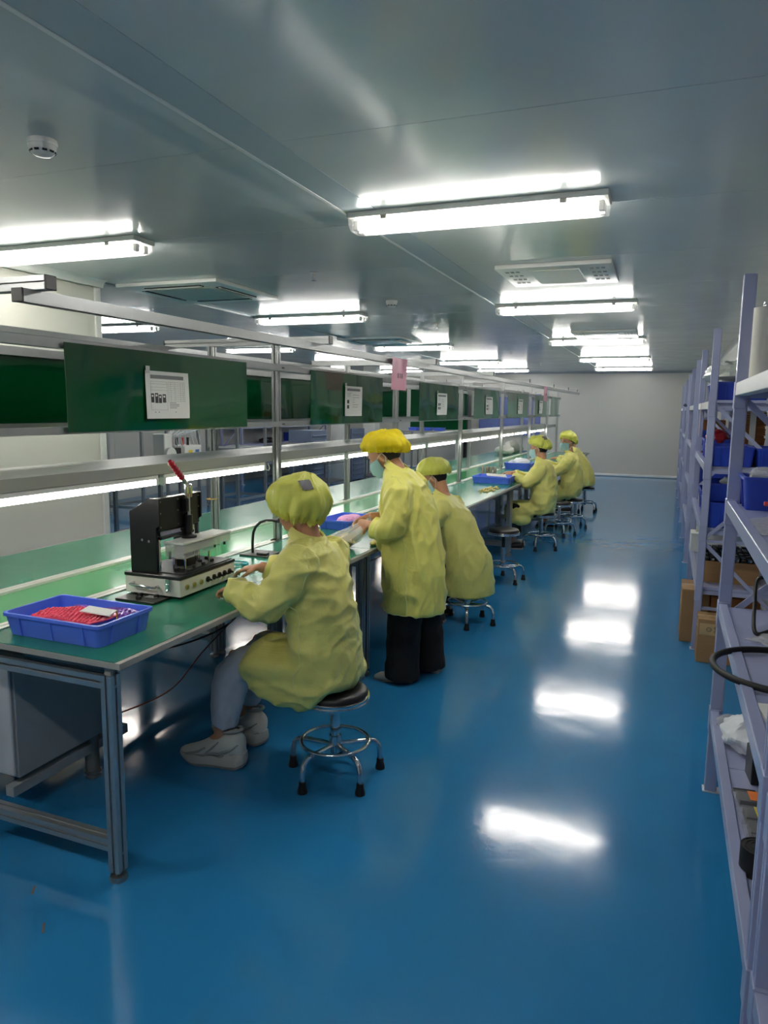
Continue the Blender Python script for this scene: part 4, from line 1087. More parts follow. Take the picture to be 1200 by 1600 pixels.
# ---- worker 4: seated farther along
def far_seated(at, seed, hyaw, hpitch, black=True, yaw=PI, dx=0.0, shoes=True):
    return dict(at=at, seed=seed, vox=0.012, bvox=0.008, hyaw=hyaw, hpitch=hpitch, yaw=yaw, capmat=CAP, coatmat=COAT, cap=((0.133, 0.124, 0.104), 0.46, 0.008), capoff=(-0.025, 0, 0.042), patch=(-0.095, 0.05, 0.10, 0.05, 0.05) if seed == 4 else None,
        seamr=0.003,
        J=dict(pelvis=(-0.01, 0, 0.50), belly=(-0.01, 0, 0.66), chest=(0.0, 0, 0.86), neck0=(0.03, 0, 1.02), head=(0.075, 0, 1.165),
           shL=(0.02, 0.165, 0.96), elL=(0.17, 0.225, 0.78), wrL=(0.34, 0.12, 0.86), shR=(0.02, -0.165, 0.96), elR=(0.18, -0.225, 0.80), wrR=(0.38, -0.08, 0.87),
           hipL=(0.02, 0.09, 0.49), knL=(0.37, 0.115, 0.47), anL=(0.30, 0.12, 0.12), hipR=(0.02, -0.09, 0.49), knR=(0.38, -0.12, 0.47), anR=(0.32, -0.12, 0.12)),
        handL=((1, -0.2, 0.0), (0, 0, -1), 0.5, -1), handR=((1, 0.2, 0.0), (0, 0, -1), 0.5, -1),
        trousers=dict(mat=PANTS_K, limbs=[([(0.05, 0.09, 0.46), (0.3, 0.11, 0.455), (0.335, 0.115, 0.35), (0.30, 0.12, 0.14)], [0.085, 0.08, 0.078, 0.065]), ([(0.05, -0.09, 0.46), (0.3, -0.11, 0.455), (0.34, -0.118, 0.35), (0.32, -0.12, 0.14)], [0.085, 0.08, 0.078, 0.065])]),
        shoes=[((0.28, 0.12, 0.0), 0.1, 'black', 1.05), ((0.30, -0.12, 0.0), -0.1, 'white', 1.05)],
        coat=dict(amp=0.013, freq=(7, 7, 9), smooth=8,
        lofts=[[E((0.0, 0, 0.43), 0.13, 0.2), E((0.0, 0, 0.52), 0.15, 0.212), E((-0.005, 0, 0.64), 0.15, 0.205), E((-0.005, 0, 0.76), 0.145, 0.195), E((0.0, 0, 0.86), 0.135, 0.195), E((0.01, 0, 0.93), 0.12, 0.19), E((0.02, 0, 0.99), 0.095, 0.15), E((0.03, 0, 1.04), 0.07, 0.085)],
               [EF((0.0, 0, 0.47), 0.2, 0.08), EF((0.12, 0, 0.46), 0.215, 0.11), EF((0.25, 0, 0.44), 0.21, 0.12), EF((0.36, 0, 0.42), 0.2, 0.12), EF((0.42, 0, 0.40), 0.18, 0.10)]],
        sleeves=[([(0.02, 0.12, 0.97), (0.03, 0.185, 0.93), (0.09, 0.22, 0.84), (0.17, 0.228, 0.785), (0.25, 0.18, 0.82), (0.32, 0.13, 0.85)], [0.08, 0.082, 0.078, 0.072, 0.06, 0.048]), ([(0.02, -0.12, 0.97), (0.03, -0.185, 0.93), (0.1, -0.22, 0.86), (0.18, -0.228, 0.805), (0.27, -0.16, 0.83), (0.36, -0.09, 0.865)], [0.08, 0.082, 0.076, 0.07, 0.06, 0.048])],
        blobs=[((0.25, 0.15, 0.36), (0.15, 0.06, 0.08)), ((0.28, -0.1, 0.36), (0.12, 0.08, 0.07))],
        collar=((0.03, 0, 1.015), 0.066, -0.4, 0.045),
        seams=[[(0.04, 0.14, 1.03), (-0.06, 0.22, 0.92), (-0.02, 0.24, 0.80)], [(-0.02, 0.22, 0.75), (-0.02, 0.24, 0.6), (0.02, 0.24, 0.46)]]))
person('seated person in yellow-green coat and black trousers, sorting parts beside the two blue trays', far_seated((-1.29, 8.45), 4, -0.1, 0.2))
person('far seated person whose masked face is turned towards the camera', far_seated((-1.19, 10.2), 5, 0.85, 0.05))
person('farthest seated person, mostly hidden behind the one looking at the camera', lean_forward(far_seated((-1.16, 11.9), 6, 0.0, 0.5), 0.36))
# ================================================================ things on the benches
def tray(label, loc, rotz, L, W, H, m=None, ribs=(4, 3), group='blue trays', name='plastic_tray', flare=0.012, wall=0.004, front_cut=False):
    """open tray: floor, four sloping walls with a rolled rim, outer ribs. x = L, y = W"""
    m = m or BLUE_BIN
    t = thing(name, label, 'tray', loc, rotz, group)
    b = MB(); f = flare
    def ring(x, y, z, r=0.018):
        pts = []
        for cx, cy, a0 in ((x-r, y-r, 0), (-x+r, y-r, PI/2), (-x+r, -y+r, PI), (x-r, -y+r, 3*PI/2)):
            for k in range(4): a = a0+k*PI/6; pts.append((cx+r*math.cos(a), cy+r*math.sin(a), z))
        return pts
    x, y = L/2, W/2
    b.rings([ring(x-f, y-f, 0.0), ring(x, y, H-0.012), ring(x+0.006, y+0.006, H-0.012), ring(x+0.006, y+0.006, H), ring(x-wall, y-wall, H), ring(x-f-wall, y-f-wall, wall)], True)
    b.build('shell', m, t, smooth=40)
    for s in (-1, 1):
        for k in range(ribs[0]):
            px = -x+L*(k+0.5)/ribs[0]
            q = MB(); q.add([(px-0.004, s*(y-f), 0.004), (px+0.004, s*(y-f), 0.004), (px+0.004, s*(y-f+0.006), 0.004), (px-0.004, s*(y-f+0.006), 0.004), (px-0.004, s*(y-0.002), H-0.012), (px+0.004, s*(y-0.002), H-0.012), (px+0.004, s*(y+0.005), H-0.012), (px-0.004, s*(y+0.005), H-0.012)],
                             [(0, 3, 2, 1), (4, 5, 6, 7), (0, 1, 5, 4), (1, 2, 6, 5), (2, 3, 7, 6), (3, 0, 4, 7)]); q.build('rib', m, t, smooth=0)
        for k in range(ribs[1]):
            py = -y+W*(k+0.5)/ribs[1]
            q = MB(); q.add([(s*(x-f), py-0.004, 0.004), (s*(x-f), py+0.004, 0.004), (s*(x-f+0.006), py+0.004, 0.004), (s*(x-f+0.006), py-0.004, 0.004), (s*(x-0.002), py-0.004, H-0.012), (s*(x-0.002), py+0.004, H-0.012), (s*(x+0.005), py+0.004, H-0.012), (s*(x+0.005), py-0.004, H-0.012)],
                             [(0, 1, 2, 3), (4, 7, 6, 5), (0, 4, 5, 1), (1, 5, 6, 2), (2, 6, 7, 3), (3, 7, 4, 0)]); q.build('rib', m, t, smooth=0)
    return t
T0 = TZ+0.001
tray('large blue plastic tray holding red bubble wrap, front of the bench', (-1.945, 1.99, T0), -0.01, 0.43, 0.27, 0.082, ribs=(3, 2))
tray('small blue tray on the bench behind the standing person', (-2.045, 4.58, T0), -0.05, 0.25, 0.38, 0.065, ribs=(2, 3))
tray('long blue tray with a white sheet, in front of the metal cans', (-1.80, 8.12, T0), 0.0, 0.42, 0.36, 0.075, ribs=(3, 3))
tray('blue tray heaped with a white bag, beside the seated worker', (-1.90, 10.15, T0), 0.0, 0.36, 0.3, 0.09, ribs=(3, 2))

# bubble wrap: sheet with raised bubbles
BUB_R = clear_plastic('red_bubble_film', (246, 84, 112), 0.12, 0.15)
BUB_P = clear_plastic('violet_bubble_film', (150, 92, 196), 0.3, 0.15)
def bubble_wrap(label, x0, x1, y0, y1, z, seed, m, dx=0.017, sag=0.02):
    b = MB(); nx, ny = int((x1-x0)/dx), int((y1-y0)/dx); rnd = random.Random(seed)
    def hz(x, y): return z+sag*noise.noise(Vector((x*7+seed, y*7, 0)))+sag*0.6*math.sin((x-x0)/(x1-x0)*PI)
    vs_ = []; N = 14
    for i in range(N+1):
        for j in range(N+1):
            x = x0+(x1-x0)*i/N; y = y0+(y1-y0)*j/N; vs_.append((x, y, hz(x, y)))
    top = len(vs_); vs_ += [(x, y, zz-0.004) for x, y, zz in vs_]
    fs = []
    for i in range(N):
        for j in range(N):
            a = i*(N+1)+j; fs += [(a, a+N+1, a+N+2, a+1), (top+a, top+a+1, top+a+N+2, top+a+N+1)]
    for i in range(N):
        a = i*(N+1); c = a+N+1; fs += [(a, top+a, top+c, c), (a+N, c+N, top+c+N, top+a+N), (i, i+1, top+i+1, top+i), (N*(N+1)+i, top+N*(N+1)+i, top+N*(N+1)+i+1, N*(N+1)+i+1)]
    b.add(vs_, fs)
    t = b.build('bubble_wrap', m, None, smooth=60)
    tag(t, label, 'bubble wrap')
    q = MB()
    for i in range(nx):
        for j in range(ny):
            x = x0+dx*(i+0.5)+(dx/2 if j % 2 else 0)*0.9; y = y0+dx*(j+0.5)
            if x > x1-0.004: continue
            zz = hz(x, y)
            q.rings([[(x+r*math.cos(k*PI/3), y+r*math.sin(k*PI/3), zz+h) for k in range(6)] for r, h in ((0.0068, 0), (0.0064, 0.003), (0.0035, 0.0052))], True)
    bo = q.build('bubble_field', m, t, smooth=50); bo['kind'] = 'stuff'
    return t
bubble_wrap('red bubble wrap bundle lying in the large blue tray', -2.105, -1.80, 1.885, 2.03, T0+0.064, 2, BUB_R)
bubble_wrap('violet bubble wrap sheet behind the red one in the large tray', -2.07, -1.775, 2.025, 2.105, T0+0.058, 5, BUB_P)
o = MB().box((0, 0, 0), (0.11, 0.06, 0.003)).build('white_card', PAPER, None); o.location = (-1.85, 1.985, T0+0.088); o.rotation_euler = (0.06, 0.1, 0.2)
tag(o, 'white card lying on the red bubble wrap', 'card')
q = MB(); q.tube([(0, 0, 0), (0.002, 0.0, 0.03)], 0.003, 6); o = q.build('amber_pin', mat('amber', (190, 130, 40), 0.4)); o.location = (-1.775, 1.99, T0+0.066); tag(o, 'small amber pin standing in the large blue tray', 'pin')

def crumple(name, label, cat, loc, rad, m, seed, amp=0.35, fl=0.0, group=None, fr=14):
    b = MB(); b.sphere((0, 0, 0), rad[0], rad[1], rad[2], 34, 22)
    vv = []
    for v in b.v:
        p = Vector(v); n = noise.noise(Vector((p.x*fr+seed, p.y*fr, p.z*fr))); n2 = noise.noise(Vector((p.x*fr*2.4, p.y*fr*2.4+seed, p.z*fr*2.4)))
        p = p*(1+amp*(1-abs(n)*2.4)*0.6+amp*0.4*n2)
        vv.append((p.x, p.y, max(p.z, -rad[2]*0.9)+rad[2]*0.9))
    b.v = vv
    o = b.build(name, m, None, smooth=28); o.location = loc
    return tag(o, label, cat, group)
crumple('pink_parts', 'small pink foam pieces in the small blue tray', 'foam', (-2.03, 4.6, T0+0.006), (0.07, 0.12, 0.035), mat('pink_foam', (232, 150, 190), 0.6, var=0.3, scale=60), 4)
crumple('white_bag', 'crumpled white bag heaped in the tray beside the seated worker', 'bag', (-1.90, 10.18, T0+0.03), (0.13, 0.11, 0.06), mat('white_film', (226, 230, 236), 0.3, var=0.03), 9)
o = MB().box((0, 0, 0), (0.22, 0.15, 0.004)).build('white_sheet', PAPER, None); o.location = (-1.77, 8.1, T0+0.082); o.rotation_euler = (0.1, 0.06, 0.3); tag(o, 'white paper sheet lying in the long blue tray', 'paper')

CAN = mat('brushed_can', (176, 166, 152), 0.35, 0.85, var=0.06, scale=30, stretch=(6, 6, 0.4))
for k, (x, y) in enumerate(((-2.13, 8.96), (-2.085, 9.0), (-2.04, 9.0), (-1.995, 9.05))):
    t = thing('metal_can', ['leftmost of four metal cans behind the long blue tray', 'second from the left of four metal cans', 'third from the left of four metal cans', 'rightmost of the four metal cans'][k], 'can', (x, y, T0), 0.4*k, 'metal cans in a row')
    MB().lathe([(0.004, 0), (0.02, 0), (0.021, 0.003), (0.021, 0.1), (0.0195, 0.103), (0.018, 0.1), (0.002, 0.1)], n=22).build('can_body', CAN, t, smooth=40)
    MB().lathe([(0.0212, 0.012), (0.0216, 0.014), (0.0212, 0.016)], n=22, cap=False).build('bead', CHROME, t)

# heaps of beige parts
BEIGE = mat('beige_parts', (214, 188, 120), 0.6, var=0.2, scale=40)
def heap(label, loc, rad, seed, n=60):
    b = MB(); rnd = random.Random(seed)
    for k in range(n):
        a = rnd.random()*6.28; r = math.sqrt(rnd.random()); x, y = rad[0]*r*math.cos(a), rad[1]*r*math.sin(a); z = rad[2]*(1-r*r)*rnd.random()+0.006
        b.box((x, y, z), (0.026, 0.016, 0.011), Matrix.Rotation(rnd.random()*3, 3, 'Z') @ Matrix.Rotation(rnd.random()*0.8-0.4, 3, 'X'))
    o = b.build('parts_heap', BEIGE, None, smooth=0); o.location = loc; tag(o, label, 'parts'); o['kind'] = 'stuff'
heap('small heap of beige parts under the hands of the seated worker', (-1.70, 8.5, T0), (0.12, 0.2, 0.03), 3)
heap('scatter of beige parts on the bench near the edge before the long tray', (-1.66, 7.3, T0), (0.07, 0.3, 0.004), 8, 40)

# clear plastic bag of beige parts in the hands of the standing worker
bagm = BAG
b = MB(); secs = []
path = [((-1.80, 3.80, T0+0.035), 0.12, 0.034), ((-1.76, 3.83, T0+0.045), 0.13, 0.044), ((-1.71, 3.86, T0+0.06), 0.115, 0.05), ((-1.665, 3.885, T0+0.09), 0.085, 0.046), ((-1.625, 3.91, T0+0.125), 0.058, 0.034), ((-1.60, 3.915, T0+0.15), 0.05, 0.022), ((-1.58, 3.90, T0+0.165), 0.06, 0.02)]
dirn = Vector((0.85, 0.4, 0.35)).normalized(); lat = Vector((-0.42, 0.9, 0)).normalized(); upv = dirn.cross(lat)
rings = []
for i, (c, w, h) in enumerate(path):
    ring = []
    for j in range(36):
        a = 2*PI*j/36; p = Vector(c)+lat*w*math.cos(a)+upv*h*math.sin(a)
        nn = noise.noise(p*22+Vector((i*0.4, 0, 0)))*0.010+0.004*math.cos(a*9+i)
        p += (lat*math.cos(a)+upv*math.sin(a))*nn
        p.z = max(p.z, T0+0.002); ring.append(p)
    rings.append(ring)
b.rings([[path[0][0]]*0+[Vector(path[0][0])+(p-Vector(path[0][0]))*0.3 for p in rings[0]]]+rings, False)
bg_o = b.build('plastic_bag', bagm, None, smooth=30); tag(bg_o, 'clear plastic bag of cream parts held by the standing person', 'bag')
rnd = random.Random(5); q = MB()
for k in range(110):
    i = rnd.random(); c = Vector((-1.81, 3.80, T0+0.03)).lerp(Vector((-1.68, 3.87, T0+0.055)), i)
    p = c+lat*(rnd.random()*2-1)*0.095+Vector((0, 0, (rnd.random()*2-1)*0.024)); p.z = max(p.z, T0+0.01)
    q.box(p, (0.032, 0.02, 0.012), Matrix.Rotation(rnd.random()*3, 3, 'Z') @ Matrix.Rotation(rnd.random()*1.2-0.6, 3, 'X'))
o = q.build('cream_parts', mat('cream_parts', (226, 212, 168), 0.6, var=0.1), None, smooth=0); tag(o, 'cream coloured parts inside the clear plastic bag', 'parts'); o['kind'] = 'stuff'
crumple('glove', 'pale yellow glove lying at the bench edge by the standing person', 'glove', (-1.60, 4.02, T0), (0.03, 0.05, 0.014), mat('glove_latex', (230, 214, 130), 0.5), 7)

# ---------------------------------------------------------------- press fixture
pf = thing('press_fixture', 'black and cream toggle press fixture with red handle on the front bench', 'press', (-2.015, 2.69, TZ), 0.01)
hx, hy = 0.142, 0.21
MB().bb(-hx, hx, -hy, hy, 0.014, 0.086).build('base_box', CREAM_MET, pf, bevel=0.002)
for sx in (-1, 1):
    for sy in (-1, 1): MB().cyl((sx*(hx-0.025), sy*(hy-0.03), 0), (sx*(hx-0.025), sy*(hy-0.03), 0.014), 0.011, n=12).build('rubber_foot', BLACK_RUB, pf)
MB().bb(-hx-0.003, hx+0.003, -hy-0.003, hy+0.003, 0.088, 0.102).build('base_lid', BLACK_MET, pf, bevel=0.002)
MB().bb(-0.03, hx-0.01, -hy+0.04, hy-0.01, 0.102, 0.106).build('deck_plate', BLACK_MET, pf, bevel=0.001)
def side_plate(y):
    q = MB(); pts = [(-0.125, 0.102), (0.012, 0.102), (0.012, 0.30), (0.03, 0.31), (0.03, 0.425), (-0.02, 0.425), (-0.125, 0.365)]
    q.rings([[(x, y+dy, z) for x, z in pts] for dy in (-0.005, 0.005)]); o = q.build('side_plate', BLACK_MET, pf, bevel=0.001)
    if y < 0:
        for x, z in ((-0.06, 0.245), (-0.025, 0.24)): MB().cyl((x, y-0.008, z), (x, y-0.004, z), 0.006, n=10).build('screw', CHROME, o)
side_plate(-0.185); side_plate(0.115)
q = MB(); q.bb(-0.012, 0.022, -0.18, 0.11, 0.285, 0.424); cp = q.build('clamp_panel', BLACK_MET, pf, bevel=0.0015)
for y in (-0.172, -0.05, 0.102):
    for z in (0.30, 0.36, 0.41): MB().cyl((0.021, y, z), (0.025, y, z), 0.0035, n=8).build('screw', STEEL, cp)
MB().bb(0.0, 0.03, -0.175, 0.06, 0.262, 0.283).build('guide_rail', CHROME, pf, bevel=0.002)
MB().bb(0.0, 0.028, -0.175, 0.06, 0.246, 0.258).build('guide_rail', BLACK_MET, pf, bevel=0.002)
for y in (-0.16, 0.09): MB().cyl((0.0, y, 0.104), (0.0, y, 0.26), 0.008, n=12).build('guide_rod', CHROME, pf)
# toggle clamp
cl = MB(); cl.box((0.036, 0.0, 0.38), (0.026, 0.05, 0.06)); cl.box((0.03, 0.03, 0.33), (0.012, 0.02, 0.1)); clo = cl.build('clamp_bracket', BLACK_MET, pf, bevel=0.003)
q = MB(); q.cyl((0.042, 0, 0.235), (0.042, 0, 0.43), 0.0095, n=14); q.build('plunger', CHROME, pf)
MB().cyl((0.042, 0, 0.262), (0.042, 0, 0.335), 0.017, n=14).build('plunger_sleeve', BLACK_MET, pf)
MB().lathe([(0.003, 0.232), (0.034, 0.232), (0.034, 0.24), (0.012, 0.246), (0.012, 0.26), (0.003, 0.262)], (0.042, 0, 0), 20).build('pressure_foot', BLACK_RUB, pf)
for s in (-1, 1):
    q = MB(); q.tube([(0.042, s*0.012, 0.415), (0.046, s*0.013, 0.445), (0.042, s*0.012, 0.472)], [0.011, 0.01, 0.008], 8); q.build('link', CHROME, pf)
q = MB(); q.cyl((0.042, -0.02, 0.425), (0.042, 0.02, 0.425), 0.006, n=10); q.cyl((0.042, -0.02, 0.463), (0.042, 0.02, 0.463), 0.006, n=10); q.build('pin', STEEL, pf)
q = MB(); q.tube([(0.042, 0.0, 0.462), (0.042, -0.018, 0.483), (0.04, -0.04, 0.505)], [0.009, 0.0095, 0.009], 8); hn = q.build('handle', CHROME, pf, smooth=60)
q = MB(); pts = []; rs = []
for k in range(24):
    f = k/23; pts.append((0.04, -0.036-0.085*f, 0.50+0.082*f)); rs.append(0.0125+0.0022*math.sin(f*PI*12)-(0.004 if k in (0, 23) else 0))
q.tube(pts, rs, 12); q.build('handle_grip', mat('red_rubber', (168, 20, 44), 0.4), hn, smooth=60)
# clear carrier
MB().bb(0.005, 0.108, -0.135, 0.24, 0.222, 0.231).build('carrier_plate', mat('milky_acrylic', (226, 226, 218), 0.15), pf, bevel=0.001)
q = MB(); q.bb(0.01, 0.012, -0.13, 0.235, 0.168, 0.222); q.bb(0.103, 0.106, -0.13, 0.235, 0.185, 0.222); q.bb(0.012, 0.104, -0.13, -0.127, 0.168, 0.222); q.bb(0.012, 0.104, 0.232, 0.235, 0.185, 0.222)
q.build('carrier_wall', ACRYL, pf)
MB().bb(0.005, 0.106, -0.13, 0.12, 0.16, 0.168).build('carrier_base', ACRYL, pf, bevel=0.001)
for k in range(5): MB().bb(0.02, 0.098, -0.06+0.055*k, -0.056+0.055*k, 0.17, 0.222).build('carrier_rib', ACRYL, pf)
for x, y in ((0.03, -0.1), (0.09, -0.1), (0.03, 0.08), (0.09, 0.08)): MB().cyl((x, y, 0.106), (x, y, 0.162), 0.005, n=10).build('probe_post', CHROME, pf)
for x, y in ((0.095, 0.2), (0.095, 0.12), (0.02, -0.11)): MB().cyl((x, y, 0.152 if y < 0 else 0.17), (x, y, 0.185), 0.006, n=10).build('stop_pin', BLACK_RUB, pf)
MB().bb(0.0, 0.06, -0.04, 0.02, 0.106, 0.155).build('test_block', BLACK_MET, pf, bevel=0.002)
for x, y, s in ((0.06, -0.12, 0.016), (0.1, 0.02, 0.012), (0.055, 0.06, 0.012), (0.09, 0.1, 0.014), (0.04, 0.14, 0.018), (0.1, -0.05, 0.01)): MB().box((x, y, 0.112), (s, s*1.4, 0.014)).build('locating_peg', BLACK_RUB, pf, bevel=0.002)
MB().bb(0.03, 0.1, -0.08, 0.06, 0.106, 0.1085).build('nest_plate', STEEL, pf)
# front handle, latch, buttons and plugs
q = MB(); q.tube([(-0.095, -hy, 0.06), (-0.095, -hy-0.028, 0.058), (-0.085, -hy-0.032, 0.057), (0.02, -hy-0.032, 0.052), (0.03, -hy-0.028, 0.052), (0.03, -hy, 0.053)], 0.0055, 10); q.build('carry_handle', CHROME, pf, smooth=60)
q = MB(); q.box((0.085, -hy-0.006, 0.078), (0.024, 0.012, 0.024)); q.box((0.085, -hy-0.01, 0.055), (0.018, 0.01, 0.03)); q.cyl((0.074, -hy-0.014, 0.068), (0.096, -hy-0.014, 0.068), 0.004, n=8); q.tube([(0.085, -hy-0.014, 0.045), (0.085, -hy-0.018, 0.034)], 0.005, 8); q.build('latch', CHROME, pf, bevel=0.0015)
for k in range(3):
    q = MB(); q.lathe([(0.002, 0), (0.0115, 0), (0.0115, 0.005), (0.009, 0.0065), (0.003, 0.006)], n=16); q.v = [(hx+z, -0.165+0.052*k+x, 0.05+y) for x, y, z in q.v]; q.build('button', mat('brass_button', (196, 176, 110), 0.3, 0.7), pf, smooth=40)
for k in range(5):
    y = -0.005+0.042*k if k else -0.012
    q = MB(); q.cyl((hx, y, 0.052), (hx+0.006, y, 0.052), 0.013, n=14); q.cyl((hx+0.006, y, 0.052), (hx+0.026, y-0.006, 0.052), 0.007, 0.004, n=10); q.build('plug', BLACK_PL, pf)
# spare nest plate in front of the press
sp = thing('nest_plate', 'small black fixture plate with pegs lying before the press', 'fixture plate', (-2.03, 2.437, T0), -0.01)
MB().bb(-0.1, 0.1, -0.055, 0.055, 0, 0.009).build('plate', BLACK_MET, sp, bevel=0.0015)
for x, y in ((-0.03, 0.02), (0.0, -0.028), (0.05, 0.025)): MB().cyl((x, y, 0.009), (x, y, 0.02), 0.011, n=14).build('peg', BLACK_RUB, sp)
MB().bb(0.01, 0.06, -0.005, 0.03, 0.009, 0.013).build('steel_insert', CHROME, sp, bevel=0.001)

# gooseneck lamp / stand
gl = thing('gooseneck_stand', 'black gooseneck stand on a small dark base plate beside the seated worker', 'stand', (-2.07, 3.47, T0), 0)
MB().bb(-0.095, 0.075, -0.07, 0.09, 0, 0.007).build('base_plate', mat('dark_steel_plate', (70, 66, 64), 0.35, 0.4), gl, bevel=0.001)
q = MB(); q.tube([(-0.052, 0.0, 0.006), (-0.052, 0, 0.07), (-0.046, 0, 0.12), (-0.03, 0.0, 0.155), (0.0, 0.0, 0.182), (0.04, 0.0, 0.196), (0.085, 0.0, 0.199)], 0.0075, 10); q.build('gooseneck', BLACK_RUB, gl, smooth=60)
MB().cyl((0.08, 0, 0.199), (0.115, 0, 0.198), 0.01, 0.013, n=12).build('head', BLACK_PL, gl)
MB().bb(0.0, 0.06, -0.05, -0.01, 0.007, 0.02).build('control_box', BLACK_PL, gl, bevel=0.003)
# wrist strap
ws = thing('wrist_strap', 'teal coiled wrist strap lying on the bench before the seated worker', 'wrist strap', (-2.05, 3.2, T0))
q = MB(); q.tube([(0.05*math.cos(a), 0.05*math.sin(a), 0.006+0.002*math.sin(3*a)) for a in [2*PI*k/28 for k in range(28)]], 0.0032, 8, closed=True); q.build('band', mat('teal_band', (20, 150, 160), 0.5), ws, smooth=60)
MB().bb(0.035, 0.065, -0.02, 0.01, 0.0, 0.012).build('buckle', mat('teal_band', (20, 150, 160), 0.5), ws, bevel=0.002)
q = MB(); q.tube([(0.06, -0.01, 0.006), (0.1, -0.04, 0.004), (0.16, -0.05, 0.004), (0.22, -0.02, 0.004), (0.30, -0.05, 0.004)], 0.002, 6); q.build('lead', mat('teal_band', (20, 150, 160), 0.5), ws)

# cables under the front bench
CABLE = mat('cable_black', (14, 14, 16), 0.5); CABLE_R = mat('cable_red', (90, 20, 24), 0.5)
def cable(label, pts, r, m):
    P = [Vector(p) for p in pts]; out = []
    for i in range(len(P)-1):
        p0, p1, p2, p3 = P[max(i-1, 0)], P[i], P[i+1], P[min(i+2, len(P)-1)]
        for k in range(8):
            t_ = k/8; out.append(0.5*((2*p1)+(-p0+p2)*t_+(2*p0-5*p1+4*p2-p3)*t_*t_+(-p0+3*p1-3*p2+p3)*t_**3))
    out.append(P[-1]); b = MB(); b.tube(out, r, 6); o = b.build('power_cable', m, None, smooth=60); return tag(o, label, 'cable')
cable('thin dark red cable strung below the front bench', [(-1.66, 1.815, 0.58), (-1.72, 2.2, 0.52), (-1.85, 2.6, 0.53), (-1.9, 2.95, 0.60), (-2.0, 3.3, 0.70)], 0.0028, CABLE_R)
cable('black cable looping down behind the seated worker legs', [(-2.1, 3.2, 0.755), (-2.05, 3.25, 0.60), (-2.12, 3.2, 0.45), (-2.3, 2.95, 0.38), (-2.42, 2.85, 0.43), (-2.45, 2.86, 0.5)], 0.005, CABLE)
cable('thin black wire tied to the bench leg behind the seated worker', [(-1.85, 3.86, 0.6), (-1.75, 3.87, 0.66), (-1.66, 3.88, 0.68), (-1.6, 4.0, 0.70), (-1.56, 4.2, 0.72)], 0.003, CABLE)
# the small grey tape marks on the floor
for l, x, y, r in (('upper of two small grey tape scraps on the floor', -1.873, 1.657, 0.6), ('lower of two small grey tape scraps on the floor', -1.702, 1.534, 0.75)):
    o = MB().box((0, 0, 0.0006), (0.008, 0.045, 0.0012)).build('tape_scrap', mat('grey_tape', (96, 98, 100), 0.6), None); o.location = (x, y, 0); o.rotation_euler = (0, 0, r); tag(o, l, 'tape', 'tape scraps on the floor')
# elastic band round a post
o = MB().torus((0, 0, 0), 0.032, 0.003, 20, 6).build('rubber_band', mat('ochre_band', (214, 170, 90), 0.6), None, smooth=60); o.location = BL(XF, 3.88, 1.02); tag(o, 'ochre rubber band round a far post behind the press', 'rubber band')
# ================================================================ storage racks on the right
RX0, RX1 = 0.24, 0.74
UP = [(-0.022, -0.022), (0.022, -0.022), (0.022, -0.012), (0.026, -0.008), (0.026, 0.008), (0.022, 0.012), (0.022, 0.022), (-0.022, 0.022), (-0.022, 0.008), (-0.017, 0.008), (-0.017, -0.008), (-0.022, -0.008)]
def rack(label, y0, y1, shelves, hgt=2.13, x0=RX0, x1=RX1, white_front=(), near=True):
    t = thing('storage_rack', label, 'shelf rack', (x0, y0, 0), 0, 'storage racks along the wall')
    W, L = x1-x0, y1-y0
    for x in (0.022, W-0.022):
        for y in (0.022, L-0.022):
            q = MB(); q.prism(UP, (x, y, 0.003), (x, y, hgt), (1, 0, 0)); u = q.build('upright', RACK, t, bevel=0.0015)
            MB().bb(x-0.03, x+0.06, y-0.028, y+0.028, 0, 0.004).build('foot_plate', RACK_WHITE, u)
    for yi in (0.022, L-0.022):
        z = 0.28; k = 0
        while z < hgt-0.1:
            q = MB(); q.bb(0.044, W-0.044, yi-0.012, yi+0.012, z, z+0.018); q.build('brace', RACK, t)
            z2 = z+0.46
            if z2 < hgt-0.3 and k % 1 == 0:
                a, b_ = (0.03, W-0.03) if k % 2 else (W-0.03, 0.03)
                q = MB(); q.prism([(-0.012, -0.004), (0.012, -0.004), (0.012, 0.004), (-0.012, 0.004)], (a, yi, z+0.02), (b_, yi, z2-0.0), (0, 0, 1)); q.build('brace', RACK, t)
            z = z2; k += 1
    for z in shelves:
        for x, s in ((0.0, 1), (W, -1)):
            q = MB(); pr = [(0, 0), (0, s*0.032), (-0.014, s*0.032), (-0.014, s*0.045), (-0.05, s*0.045), (-0.05, 0)]
            q.prism([(a, b_) for a, b_ in pr], (x, 0.05, z), (x, L-0.05, z), (0, 0, 1))
            # prism's second axis is t x up = +x for t=+y
            q.build('beam', RACK_WHITE if (z in white_front and s == 1) else RACK, t, bevel=0.002)
            for y in (0.024, L-0.024):
                MB().bb(min(x-s*0.003, x+s*0.04), max(x-s*0.003, x+s*0.04), y-0.028, y+0.028, z-0.1, z+0.005).build('beam_plate', RACK, t, bevel=0.002)
        n = max(2, round(L/0.5))
        for k in range(n):
            MB().bb(0.033, W-0.033, 0.045+(L-0.09)*k/n+0.001, 0.045+(L-0.09)*(k+1)/n-0.001, z-0.03, z-0.012).build('shelf_board', RACK, t, bevel=0.0015)
        for y in (0.05, L-0.05):
            MB().bb(0.03, W-0.03, y-0.012, y+0.012, z-0.06, z-0.031).build('end_beam', RACK, t)
    return t
SH = (0.365, 0.825, 1.25, 1.715)
rack('storage rack close to the camera on the wall side, cut by the photo edge', -0.15, 1.60, (0.41, 0.82, 1.25, 1.715))
rack('storage rack holding the black hose loop and blue bin, beside the aisle', 1.665, 3.255, SH, white_front=(1.715,))
